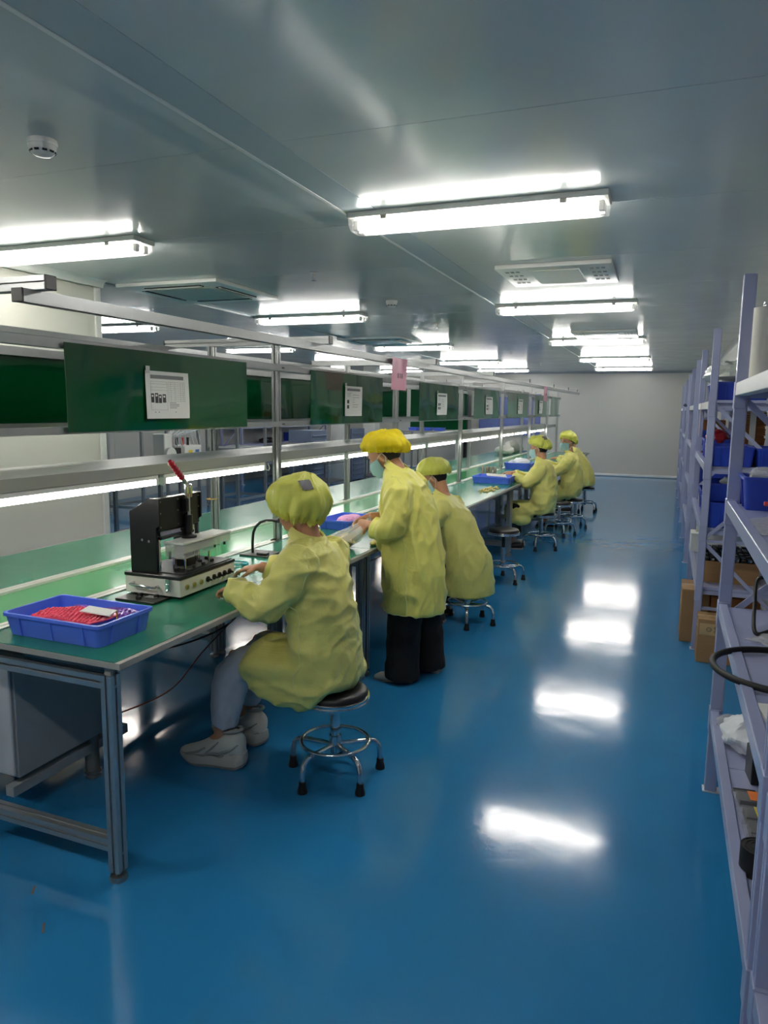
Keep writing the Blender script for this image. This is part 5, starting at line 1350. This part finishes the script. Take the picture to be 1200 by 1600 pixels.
rack('storage rack full of blue bins beyond the gap with cardboard boxes', 5.22, 7.0, (0.44, 0.85, 1.26, 1.67), white_front=(1.67,))
rack('farther storage rack, third along the wall', 8.30, 10.0, (0.44, 0.85, 1.26, 1.67), white_front=(1.67,), near=False)
rack('storage rack before the far wall with a yellow box on top', 11.4, 13.2, (0.44, 0.85, 1.26, 1.67), near=False)
rack('last storage rack, next to the far wall', 14.6, 16.4, (0.44, 0.85, 1.26, 1.67), near=False)

def carton(label, loc, d, rot=0.0, text=None, tape=True, m=None, name='cardboard_box', open_top=False):
    m = m or CARD
    t = thing(name, label, 'box', loc, rot)
    L, W, H = d
    b = MB()
    if open_top:
        w = 0.004
        for a in ((-L/2, L/2, -W/2, -W/2+w), (-L/2, L/2, W/2-w, W/2), (-L/2, -L/2+w, -W/2+w, W/2-w), (L/2-w, L/2, -W/2+w, W/2-w)): b.bb(*a, 0, H)
        b.bb(-L/2+w, L/2-w, -W/2+w, W/2-w, 0, w)
        b.build('carton', m, t)
    else:
        b.bb(-L/2, L/2, -W/2, W/2, 0, H-0.004); b.build('carton', m, t, bevel=0.003)
        for s in (-1, 1): MB().bb(-L/2, L/2, *sorted((s*0.002, s*(W/2))), H-0.004, H).build('flap', m, t)
    if tape and not open_top:
        q = MB(); q.bb(-L/2-0.001, L/2+0.001, -0.024, 0.024, H, H+0.001); q.bb(-L/2-0.0015, -L/2-0.0005, -0.024, 0.024, H-0.07, H+0.001); q.bb(L/2+0.0005, L/2+0.0015, -0.024, 0.024, H-0.07, H+0.001)
        q.build('packing_tape', mat('packing_tape', (186, 156, 112), 0.3), t)
    if text:
        q = MB(); q.bb(-0.16, 0.02, -W/2-0.0015, -W/2-0.0005, H-0.10, H-0.025); q.build('tape_label', mat('packing_tape', (186, 156, 112), 0.3), t)
        q = MB()
        yy = -W/2-0.0022; cz = H-0.062
        q.tube([(-0.105+0.014*math.cos(a), yy, cz+0.013*math.sin(a)) for a in [2*PI*k/16 for k in range(16)]], 0.0016, 5, closed=True)
        q.tube([(-0.06+0.014*math.sin(2*a), yy, cz+0.02*math.cos(a)) for a in [2*PI*k/24 for k in range(24)]], 0.0016, 5, closed=True)
        q.build('handwritten_number', INK, t)
    return t
carton('tall cardboard box standing on the floor at the aisle edge of the rack', (0.255, 5.55, 0), (0.18, 0.34, 0.375))
carton('cardboard box on the floor marked 08', (0.43, 5.06, 0), (0.34, 0.2, 0.285), 0.0, text='08')
carton('dark cardboard box pushed under the lowest shelf behind the marked box', (0.5, 5.5, 0), (0.3, 0.36, 0.36), m=CARD_D)

# ---- contents of the blue-bin rack (y 5.2 - 7.0)
def zs(k): return (0.44, 0.85, 1.26, 1.67)[k]-0.012
def bin_(label, loc, rot, L, W, H, m=None): return tray(label, loc, rot, L, W, H, m or BLUE_BIN_D, (2, 2), 'blue storage bins', 'storage_bin', 0.014)
bin_('dark blue bin on the top shelf under a white plastic sack', (0.43, 5.62, zs(3)), 0, 0.34, 0.6, 0.14)
crumple('plastic_sack', 'white plastic sack lying on the topmost blue bin', 'sack', (0.42, 5.72, zs(3)+0.13), (0.19, 0.26, 0.085), mat('white_film_sack', (216, 222, 216), 0.25, var=0.05), 21, 0.25)
bin_('wide dark blue bin at the aisle edge of the eye-level shelf, crates row', (0.40, 5.5, zs(2)), 0, 0.27, 0.52, 0.13)
bin_('wide dark blue bin beside the wall on the eye-level shelf', (0.615, 5.45, zs(2)), 0, 0.14, 0.44, 0.125)
bin_('blue bin at the far end of the eye-level shelf, with a red pouch', (0.42, 6.3, zs(2)), 0, 0.3, 0.5, 0.15)
crumple('red_pouch', 'dark red pouch in the far eye-level bin', 'pouch', (0.36, 6.12, zs(2)+0.12), (0.07, 0.09, 0.05), mat('dark_red_film', (140, 30, 40), 0.3), 13)
bin_('lower blue bin of the stacked pair on the second shelf', (0.45, 5.5, zs(1)), 0, 0.38, 0.5, 0.17)
bin_('upper blue bin of the stacked pair on the second shelf', (0.45, 5.54, zs(1)+0.171), 0, 0.36, 0.46, 0.12)
bin_('blue bin behind the stacked pair on the second shelf', (0.45, 6.25, zs(1)), 0, 0.36, 0.5, 0.17)
crumple('clear_pouch', 'clear plastic pouch on the stacked blue bins', 'pouch', (0.45, 5.4, zs(1)+0.27), (0.09, 0.07, 0.035), mat('grey_film', (190, 200, 198), 0.2), 31)
crumple('red_cap_part', 'small red part hanging over the rim of the stacked bins', 'part', (0.53, 5.27, zs(1)+0.175), (0.022, 0.02, 0.025), mat('red_plastic', (206, 70, 60), 0.3), 3, 0.15)
# brown corrugated stack behind the bins
st = thing('corrugated_stack', 'stack of brown corrugated pads strapped with white tape', 'cardboard stack', (0.57, 6.0, zs(2)))
for k in range(22): MB().box((0, 0.004*math.sin(k*2.1), 0.0085+0.017*k), (0.17+0.006*math.sin(k*1.7), 0.22, 0.015), Matrix.Rotation(0.02*math.sin(k*3), 3, 'Z')).build('pad', CARD_D, st)
MB().bb(-0.02, 0.02, -0.1165, -0.1125, 0.0, 0.376).build('white_strap', PAPER, st)
# open box of tubes on the lowest shelf
carton('open cardboard box of black and silver tubes on the lowest shelf', (0.46, 5.74, zs(0)), (0.36, 0.6, 0.15), open_top=True)
q = MB(); rnd = random.Random(4)
q.mi = 0
for i in range(9):
    for j in range(15):
        q.mi = (i+j) % 2
        x, y = 0.46-0.155+0.039*i+rnd.random()*0.004, 5.74-0.27+0.038*j
        q.cyl((x, y, zs(0)+0.008), (x, y, zs(0)+0.165+rnd.random()*0.012), 0.0165, n=8)
o = q.build('tube_lot', [BLACK_PL, CHROME], None); tag(o, 'tightly packed black and silver tubes standing in the open cardboard box', 'tubes'); o['kind'] = 'stuff'
# white rods and foam at the far end of the rack
for k in range(4):
    o = MB().cyl((0, 0, 0), (0, 0, 0.33), 0.022, n=14).build('grey_roll', mat('roll_grey', (176, 176, 168), 0.5), None); o.location = (0.30+0.05*k, 6.7+0.03*(k % 2), zs(0)+0.16); tag(o, '%s of four upright grey rolls in the blue-bin rack, counted from the aisle' % ORD[k], 'roll', 'grey rolls')
carton('white foam box under the grey rolls on the lowest shelf', (0.38, 6.7, zs(0)), (0.28, 0.22, 0.16), m=mat('foam_white', (220, 222, 218), 0.7), tape=False, name='foam_box')
# ---- farther racks
rl = [('dark blue bin on the second shelf of the third rack', (0.45, 8.7, zs(1))), ('dark blue bin on the eye-level shelf of the third rack', (0.45, 8.75, zs(2))), ('dark blue bin on the lowest shelf of the third rack', (0.45, 9.3, zs(0)))]
for l, p in rl: bin_(l, p, 0, 0.36, 0.5, 0.15)
carton('brown box on the eye-level shelf of the third rack', (0.45, 9.5, zs(2)), (0.34, 0.4, 0.26), m=CARD_D)
carton('brown box on the second shelf of the rack before the far wall', (0.42, 11.8, zs(1)), (0.3, 0.4, 0.28), m=CARD_D)
carton('brown box on the eye-level shelf of the rack before the far wall', (0.42, 11.75, zs(2)), (0.3, 0.36, 0.14), m=CARD)
carton('yellow box on the top shelf of the rack before the far wall', (0.36, 11.65, zs(3)), (0.16, 0.16, 0.17), m=mat('yellow_carton', (206, 200, 40), 0.5), tape=False, name='yellow_box')
cable('small black cable coil on the top shelf of the rack before the far wall', [(0.24, 11.42, zs(3)+0.02), (0.22, 11.46, zs(3)+0.05), (0.2, 11.5, zs(3)+0.03), (0.26, 11.5, zs(3)+0.02), (0.24, 11.43, zs(3)+0.03)], 0.008, CABLE)
o = MB().box((0, 0, 0), (0.003, 0.04, 0.26)).build('hanging_tag', mat('pale_pink_strip', (226, 206, 206), 0.6), None); o.location = (0.232, 6.3, 1.54); tag(o, 'pale pink strip hanging from the top beam of the blue-bin rack', 'tag')

# ---- contents of the hose rack (y 1.66 - 3.25)
def z1(k): return SH[k]-0.012
def hose(label, c, R, r, z):
    t = thing('hose_loop', label, 'hose', (c[0], c[1], z))
    q = MB(); q.torus((0, 0, r), R, r, 48, 10); q.build('hose', BLACK_RUB, t, smooth=60)
    q = MB(); q.tube([(R*math.cos(a)*0.55+0.1, R*math.sin(a)*0.55, 3*r+0.001) for a in [-0.9+0.1*k for k in range(14)]], r*0.7, 8); q.build('hose_tail', BLACK_RUB, t, smooth=60)
    return t
hose('thick black hose loop overhanging the middle shelf edge', (0.375, 2.41), 0.20, 0.0105, z1(1)+0.004)
cable('black bent cable standing on the middle shelf', [(0.42, 3.1, z1(1)+0.16), (0.36, 3.08, z1(1)+0.15), (0.345, 2.98, z1(1)+0.08), (0.335, 2.82, z1(1)+0.012), (0.39, 2.86, z1(1)+0.012), (0.46, 2.9, z1(1)+0.012)], 0.0075, CABLE)
crumple('clear_film', 'crumpled clear film with clips lying on the middle shelf', 'film', (0.41, 2.74, z1(1)), (0.09, 0.07, 0.012), BAG, 17, 0.4)
for k in range(3):
    o = MB().box((0, 0, 0.004), (0.07, 0.2, 0.008)).build('white_strip', PAPER, None); o.location = (0.315+0.022*k, 2.03-0.01*k, z1(1)+0.009*k); o.rotation_euler = (0, 0, 0.12-0.1*k)
    tag(o, '%s of the white strips piled on the middle shelf' % ['bottom', 'middle', 'top'][k], 'strip', 'white strips')
b = tray('big blue storage bin with a cut-out front on the eye-level shelf', (0.45, 3.10, z1(2)), 0, 0.34, 0.2, 0.125, BLUE_BIN_D, (2, 1), 'blue storage bins', 'storage_bin')
crumple('clear_bag', 'clear crumpled bag showing above the big blue bin', 'bag', (0.44, 3.12, z1(2)+0.09), (0.12, 0.07, 0.035), BAG, 27, 0.4)
q = thing('steel_clip', 'small steel clip with red jaw on the eye-level shelf', 'clip', (0.37, 2.92, z1(2)))
MB().bb(-0.015, 0.015, -0.01, 0.012, 0, 0.045).build('body', CHROME, q, bevel=0.002); MB().bb(-0.03, -0.012, -0.008, 0.01, 0.03, 0.045).build('jaw', mat('red_plastic', (206, 70, 60), 0.3), q, bevel=0.002)
crumple('flat_film', 'flat clear film sheet hanging over the eye-level shelf edge', 'film', (0.36, 2.55, z1(2)), (0.11, 0.2, 0.008), BAG, 33, 0.3)
o = MB().box((0, 0, 0.002), (0.16, 0.12, 0.004)).build('blue_card', mat('blue_card', (60, 110, 180), 0.5), None); o.location = (0.42, 2.35, z1(2)); tag(o, 'pale blue card lying on the eye-level shelf', 'card')
rl_ = thing('white_roll', 'tall white paper roll standing on the top shelf of the hose rack', 'roll', (0.315, 3.12, z1(3)))
MB().cyl((0, 0, 0), (0, 0, 0.285), 0.041, n=28).build('roll', mat('roll_white', (214, 210, 200), 0.6), rl_)
MB().lathe([(0.002, 0.285), (0.01, 0.285), (0.012, 0.295), (0.008, 0.306), (0.002, 0.308)], n=14).build('knob', CHROME, rl_)
o = MB().box((0, 0, 0.12), (0.3, 0.004, 0.24)).build('backing_card', mat('white_sheet_plastic', (216, 214, 208), 0.5), None); o.location = (0.54, 3.17, z1(3)); tag(o, 'upright white panel behind the paper roll on the top shelf', 'panel')
# lowest shelf
crumple('white_parts_bag', 'clear bag of white foam parts on the lowest shelf', 'bag', (0.36, 2.93, z1(0)), (0.085, 0.12, 0.05), mat('white_film', (226, 230, 236), 0.3), 41, 0.35)
crumple('clear_bag_corner', 'empty clear bag end beside the white foam parts', 'bag', (0.30, 3.08, z1(0)), (0.05, 0.05, 0.025), BAG, 43, 0.4)
bx_ = thing('black_box', 'black box with a round silver ring on the lowest shelf', 'box', (0.40, 2.66, z1(0)), 0.1)
MB().bb(-0.07, 0.07, -0.05, 0.05, 0, 0.11).build('body', BLACK_PL, bx_, bevel=0.003)
q = MB(); q.torus((0, 0, 0), 0.024, 0.003, 24, 6); q.v = [(-0.03+x, -0.051+z, 0.055+y) for x, y, z in q.v]; q.build('ring', CHROME, bx_, smooth=60)
o = MB().box((0, 0, 0.005), (0.07, 0.012, 0.01)).build('black_stick', BLACK_PL, None, bevel=0.002); o.location = (0.31, 2.545, z1(0)); o.rotation_euler = (0, 0, 0.1); tag(o, 'short black stick lying beside the clear cases', 'stick')
for k, (x, y) in enumerate(((0.345, 2.47), (0.355, 2.37), (0.36, 2.285), (0.365, 2.205))):
    t = thing('clear_case', ['clear case with an orange label, farthest of four', 'clear case with a yellow label', 'third clear case, without label', 'clear case closest to the black rolls'][k], 'case', (x, y, z1(0)), 0.08, 'clear plastic cases')
    MB().bb(-0.075, 0.075, -0.036, 0.036, 0.0, 0.03).build('case', clear_plastic('case_plastic', (238, 240, 240), 0.86, 0.06), t, bevel=0.003)
    MB().bb(-0.06, 0.07, -0.03, 0.03, 0.003, 0.025).build('contents', mat('grey_foam', (72, 74, 78), 0.7), t)
    MB().bb(-0.061, -0.059, -0.03, 0.03, 0.003, 0.026).build('divider', MATS['case_plastic'], t)
    if k < 2: MB().bb(-0.03, 0.02, -0.03, 0.03, 0.0302, 0.0306).build('sticker', mat('orange_label', (226, 120, 40), 0.5) if k == 0 else mat('yellow_label', (232, 210, 50), 0.5), t)
for k, (x, y, r, h) in enumerate(((0.305, 2.09, 0.05, 0.075), (0.335, 2.0, 0.032, 0.06))):
    t = thing('belt_roll', ['larger rolled black belt on the lowest shelf', 'smaller rolled black belt beside the larger one'][k], 'belt roll', (x, y, z1(0)), 0, 'rolled black belts')
    pts = []
    for i in range(90):
        a = i*0.28; rr_ = 0.008+(r-0.008)*i/89; pts.append((rr_*math.cos(a), rr_*math.sin(a)))
    q = MB(); th = 0.0022; vs_ = []; fs = []
    for (x_, y_) in pts:
        l_ = math.hypot(x_, y_); nx, ny = x_/l_, y_/l_
        vs_ += [(x_, y_, 0), (x_+nx*th, y_+ny*th, 0), (x_+nx*th, y_+ny*th, h), (x_, y_, h)]
    for i in range(len(pts)-1):
        a = 4*i; b2 = a+4
        for k2 in range(4): fs.append((a+k2, a+(k2+1) % 4, b2+(k2+1) % 4, b2+k2))
    fs += [(3, 2, 1, 0), tuple(4*(len(pts)-1)+k2 for k2 in range(4))]
    q.add(vs_, fs); q.build('coil', BLACK_RUB, t, smooth=40)
    MB().cyl((0, 0, 0), (0, 0, h*0.98), r*0.97, n=28).build('core', BLACK_RUB, t)
# ================================================================ the bay behind the bench line
DGREY = mat('dark_grey_metal', (90, 94, 100), 0.5)
LOUV = mat('blue_grey_louvre', (112, 124, 148), 0.5)
def column(label, x, y, w=0.3):
    t = thing('wall_column', label, 'column', (x, y, 0)); MB().bb(-w/2, w/2, -w/2, w/2, 0, CEIL).build('shaft', WHITE_MET, t, bevel=0.02, seg=2); MB().bb(-w/2-0.012, w/2+0.012, -w/2-0.012, w/2+0.012, 0, 0.1).build('plinth', GREY_MET, t); return t
column('white square column in the bay behind the standing person', -6.45, 14.1)
column('farther white square column in the same bay', -6.35, 15.6)
# bare aluminium frame in the far bay
def bare_frame(label, x0, x1, y0, y1, h, mids):
    t = thing('aluminium_stand', label, 'frame', (x0, y0, 0)); W, L = x1-x0, y1-y0
    for x in (0.02, W-0.02):
        for y in (0.02, L-0.02):
            q = MB(); q.prism(P40, (x, y, 0.03), (x, y, h)); u = q.build('post', ALU, t); MB().lathe([(0.004, 0), (0.024, 0), (0.024, 0.014), (0.008, 0.018), (0.008, 0.03)], (x, y, 0), 14).build('levelling_foot', STEEL, u)
    for z in mids:
        for x in (0.02, W-0.02):
            q = MB(); q.prism(P40, (x, 0.04, z), (x, L-0.04, z)); q.build('rail', ALU, t)
        for y in (0.02, L-0.02):
            q = MB(); q.prism(P40, (0.04, y, z), (W-0.04, y, z)); q.build('rail', ALU, t)
    return t
f1 = bare_frame('bare aluminium stand in the far bay beside the cream partition', -7.66, -7.0, 8.5, 9.9, 1.75, (0.12, 1.72))
f2 = bare_frame('second bare aluminium stand in the far bay, behind the press', -6.9, -6.3, 9.9, 10.8, 1.75, (0.12, 0.9, 1.72))
MB().bb(0.03, 0.57, 0.03, 0.87, 0.93, 0.95).build('deck', GREY_MET, f2)
# machine with air lines on its own table
mt_ = bare_frame('aluminium machine stand in the far bay', -5.65, -5.0, 6.35, 7.55, 0.93, (0.2, 0.90))
MB().bb(0, 0.65, 0, 1.2, 0.931, 0.95).build('deck', GREY_MET, mt_)
mc = thing('dispensing_machine', 'white desktop machine with curling air tubes and a yellow label', 'machine', (-5.25, 6.95, 0.951))
MB().bb(-0.14, 0.14, -0.02, 0.3, 0, 0.2).build('housing', WHITE_MET, mc, bevel=0.01, seg=2)
MB().bb(0.141, 0.144, 0.05, 0.12, 0.09, 0.15).build('yellow_label', mat('yellow_label', (232, 210, 50), 0.5), mc)
MB().bb(0.141, 0.144, 0.18, 0.25, 0.08, 0.15).build('display', mat('blue_display', (70, 110, 170), 0.3), mc)
MB().bb(-0.08, 0.08, -0.3, -0.16, 0.0, 0.34).build('side_unit', WHITE_MET, mc, bevel=0.008)
q = MB(); q.cyl((0.08, -0.23, 0.1), (0.12, -0.23, 0.1), 0.09, n=24); q.build('reel', WHITE_MET, mc)
q = MB(); q.cyl((0.12, -0.23, 0.1), (0.15, -0.23, 0.1), 0.02, n=14); q.cyl((0.05, -0.4, 0.08), (0.05, -0.3, 0.08), 0.025, n=12); q.build('spindle', STEEL, mc)
MB().bb(-0.05, 0.1, -0.12, -0.03, 0.0, 0.18).build('black_unit', BLACK_PL, mc, bevel=0.006)
rnd = random.Random(9)
for k in range(7):
    q = MB(); x, y = -0.05+0.03*k, 0.0+0.04*k
    q.tube([(x, -0.1+0.01*k, 0.18), (x, -0.08, 0.3+0.03*rnd.random()), (x, 0.0+0.04*k, 0.36+0.04*rnd.random()), (x, 0.1+0.03*k, 0.3), (x, 0.14+0.03*k, 0.19)], 0.006, 8); q.build('air_tube', clear_plastic('air_tube_plastic', (230, 236, 240), 0.3), mc, smooth=60)
for k in range(4): MB().cyl((-0.06+0.04*k, 0.0+0.05*k, 0.2), (-0.06+0.04*k, 0.0+0.05*k, 0.29), 0.016, n=10).build('valve', BLACK_PL if k % 2 else mat('red_plastic', (206, 70, 60), 0.3), mc)
# blue-lilac rack against the left wall
rack('lilac rack against the wall of the far bay, seen under the green boards', 12.9, 16.9, (0.4, 0.82, 1.2, 1.6), 1.9, -8.62, -8.1, near=False)
crumple('black_sack', 'black sack on the lilac rack in the far bay', 'sack', (-8.35, 14.4, 0.81), (0.16, 0.3, 0.06), BLACK_PL, 51, 0.2)
carton('blue box on the lilac rack in the far bay', (-8.35, 15.5, 0.81), (0.3, 0.3, 0.2), m=BLUE_BIN_D, tape=False, name='blue_box')
# trolleys with castors
def trolley(label, x, y, rot=0.0):
    t = thing('trolley', label, 'trolley', (x, y, 0), rot)
    for sx in (-0.25, 0.25):
        for sy in (-0.35, 0.35):
            q = MB(); q.cyl((sx, sy, 0.11), (sx, sy, 0.95), 0.014, n=10); u = q.build('post', DGREY, t)
            q = MB(); q.cyl((sx-0.015, sy, 0.045), (sx+0.015, sy, 0.045), 0.045, n=16); q.build('castor', BLACK_RUB, u)
            MB().bb(sx-0.02, sx+0.02, sy-0.025, sy+0.025, 0.08, 0.115).build('castor_fork', STEEL, u)
    for z in (0.2, 0.55, 0.92): MB().bb(-0.27, 0.27, -0.37, 0.37, z, z+0.02).build('deck', DGREY, t, bevel=0.004)
    return t
trolley('dark wheeled trolley behind the nearest full post', -6.55, 11.9, 0.2)
trolley('second dark wheeled trolley farther along the far bay', -6.1, 12.7, -0.1)
trolley('third dark trolley near the white column', -5.6, 14.2, 0.3)
# louvred blue-grey cabinets
def louvre_cab(label, x, y):
    t = thing('louvred_cabinet', label, 'cabinet', (x, y, 0)); MB().bb(-0.25, 0.25, -0.35, 0.35, 0.03, 1.15).build('body', LOUV, t, bevel=0.005)
    for k in range(9):
        MB().box((0.257, 0, 0.15+0.11*k), (0.02, 0.62, 0.05), Matrix.Rotation(0.5, 3, 'Y')).build('louvre', LOUV, t)
    for s in (-1, 1): MB().bb(-0.22, 0.22, s*0.3-0.03, s*0.3+0.03, 0, 0.03).build('foot', BLACK_PL, t)
louvre_cab('blue-grey louvred cabinet left of the white column', -6.75, 13.2)
louvre_cab('blue-grey louvred cabinet between the two white columns', -6.6, 14.85)
# second bench with a green screen and small blue bins
gb = thing('screened_bench', 'distant workbench with a tall dark green screen', 'workbench', (-5.0, 16.3, 0))
for x in (-0.7, 0.7):
    for y in (-0.3, 0.3):
        q = MB(); q.prism(P40, (x, y, 0.0), (x, y, 1.07)); q.build('leg', ALU, gb)
MB().bb(-0.75, 0.75, -0.35, 0.35, 1.07, 1.10).build('tabletop', EDGING, gb, bevel=0.002)
MB().bb(-0.75, 0.62, 0.30, 0.315, 1.12, 2.05).build('screen', GREEN_BOARD, gb)
for k in range(3): tray('%s of three small blue bins on the distant screened bench' % ['leftmost', 'middle', 'rightmost'][k], (-5.5+0.3*k, 16.2, 1.101), 0, 0.22, 0.3, 0.07, BLUE_BIN, (2, 2), 'small bins on the distant bench', 'small_bin')
ds = thing('desk_stand', 'dark adjustable stand before the distant green screen', 'stand', (-5.2, 15.6, 0)); MB().lathe([(0.01, 0), (0.2, 0), (0.2, 0.02), (0.03, 0.03), (0.02, 1.0), (0.01, 1.0)], n=20).build('pole', STEEL, ds); MB().bb(-0.15, 0.15, -0.1, 0.1, 1.0, 1.04).build('tray_top', BLACK_PL, ds, bevel=0.004)
# angled black arm seen in the white gap
ar = thing('monitor_arm', 'black angled monitor arm in the gap between two green boards', 'arm', (-5.6, 17.4, 0)); MB().cyl((0, 0, 0), (0, 0, 1.6), 0.02, n=10).build('mast', STEEL, ar); q = MB(); q.tube([(0, 0, 1.5), (-0.12, 0, 1.85), (-0.4, 0, 1.88)], 0.022, 8); q.build('arm', BLACK_PL, ar); MB().lathe([(0.01, 0), (0.16, 0), (0.16, 0.02), (0.02, 0.03)], n=18).build('foot', BLACK_PL, ar)
# violet-blue notice boards and a black and white door frame on the far wall
VIO = mat('violet_blue_panel', (98, 112, 168), 0.45)
for k in range(3):
    x0 = -4.62+0.53*k
    t = thing('notice_board', ['violet-blue panel on the far wall, leftmost of three', 'middle violet-blue panel on the far wall', 'violet-blue panel on the far wall, rightmost of three'][k], 'notice board', (x0, YF-0.02, 0.95), 0, 'violet-blue panels')
    MB().bb(0.003, 0.527, -0.02, 0.02, 0, 1.05).build('panel', VIO, t, bevel=0.004)
    q = MB(); q.bb(0.0, 0.53, -0.025, 0.018, -0.02, -0.001); q.bb(0.0, 0.53, -0.025, 0.018, 1.051, 1.07); q.build('frame', ALU, t)
dfr = thing('equipment_rack', 'narrow black and white equipment rack left of the violet-blue panels', 'equipment rack', (-4.95, 18.4, 0))
MB().bb(-0.12, 0.06, -0.2, 0.2, 0, 2.0).build('white_side', WHITE_MET, dfr, bevel=0.005); MB().bb(0.065, 0.16, -0.18, 0.2, 0, 1.98).build('black_side', BLACK_PL, dfr, bevel=0.005)
for k in range(4): MB().cyl((-0.03, -0.215, 0.6+0.35*k), (-0.03, -0.2, 0.6+0.35*k), 0.025, n=14).build('dial', BLACK_PL, dfr)
# white sacks on the far benches
for k, (x, y, r) in enumerate(((-2.93, 13.2, (0.16, 0.24, 0.09)), (-2.95, 13.9, (0.14, 0.2, 0.12)), (-2.95, 14.4, (0.12, 0.16, 0.07)))):
    crumple('white_sack', ['%s white sack on the far bench near the end of the line' % w for w in ('flat', 'tall', 'small last')][k], 'sack', (x+K*y, y, T0), r, mat('sack_cloth', (212, 210, 204), 0.7), 60+k, 0.15, group='white sacks')
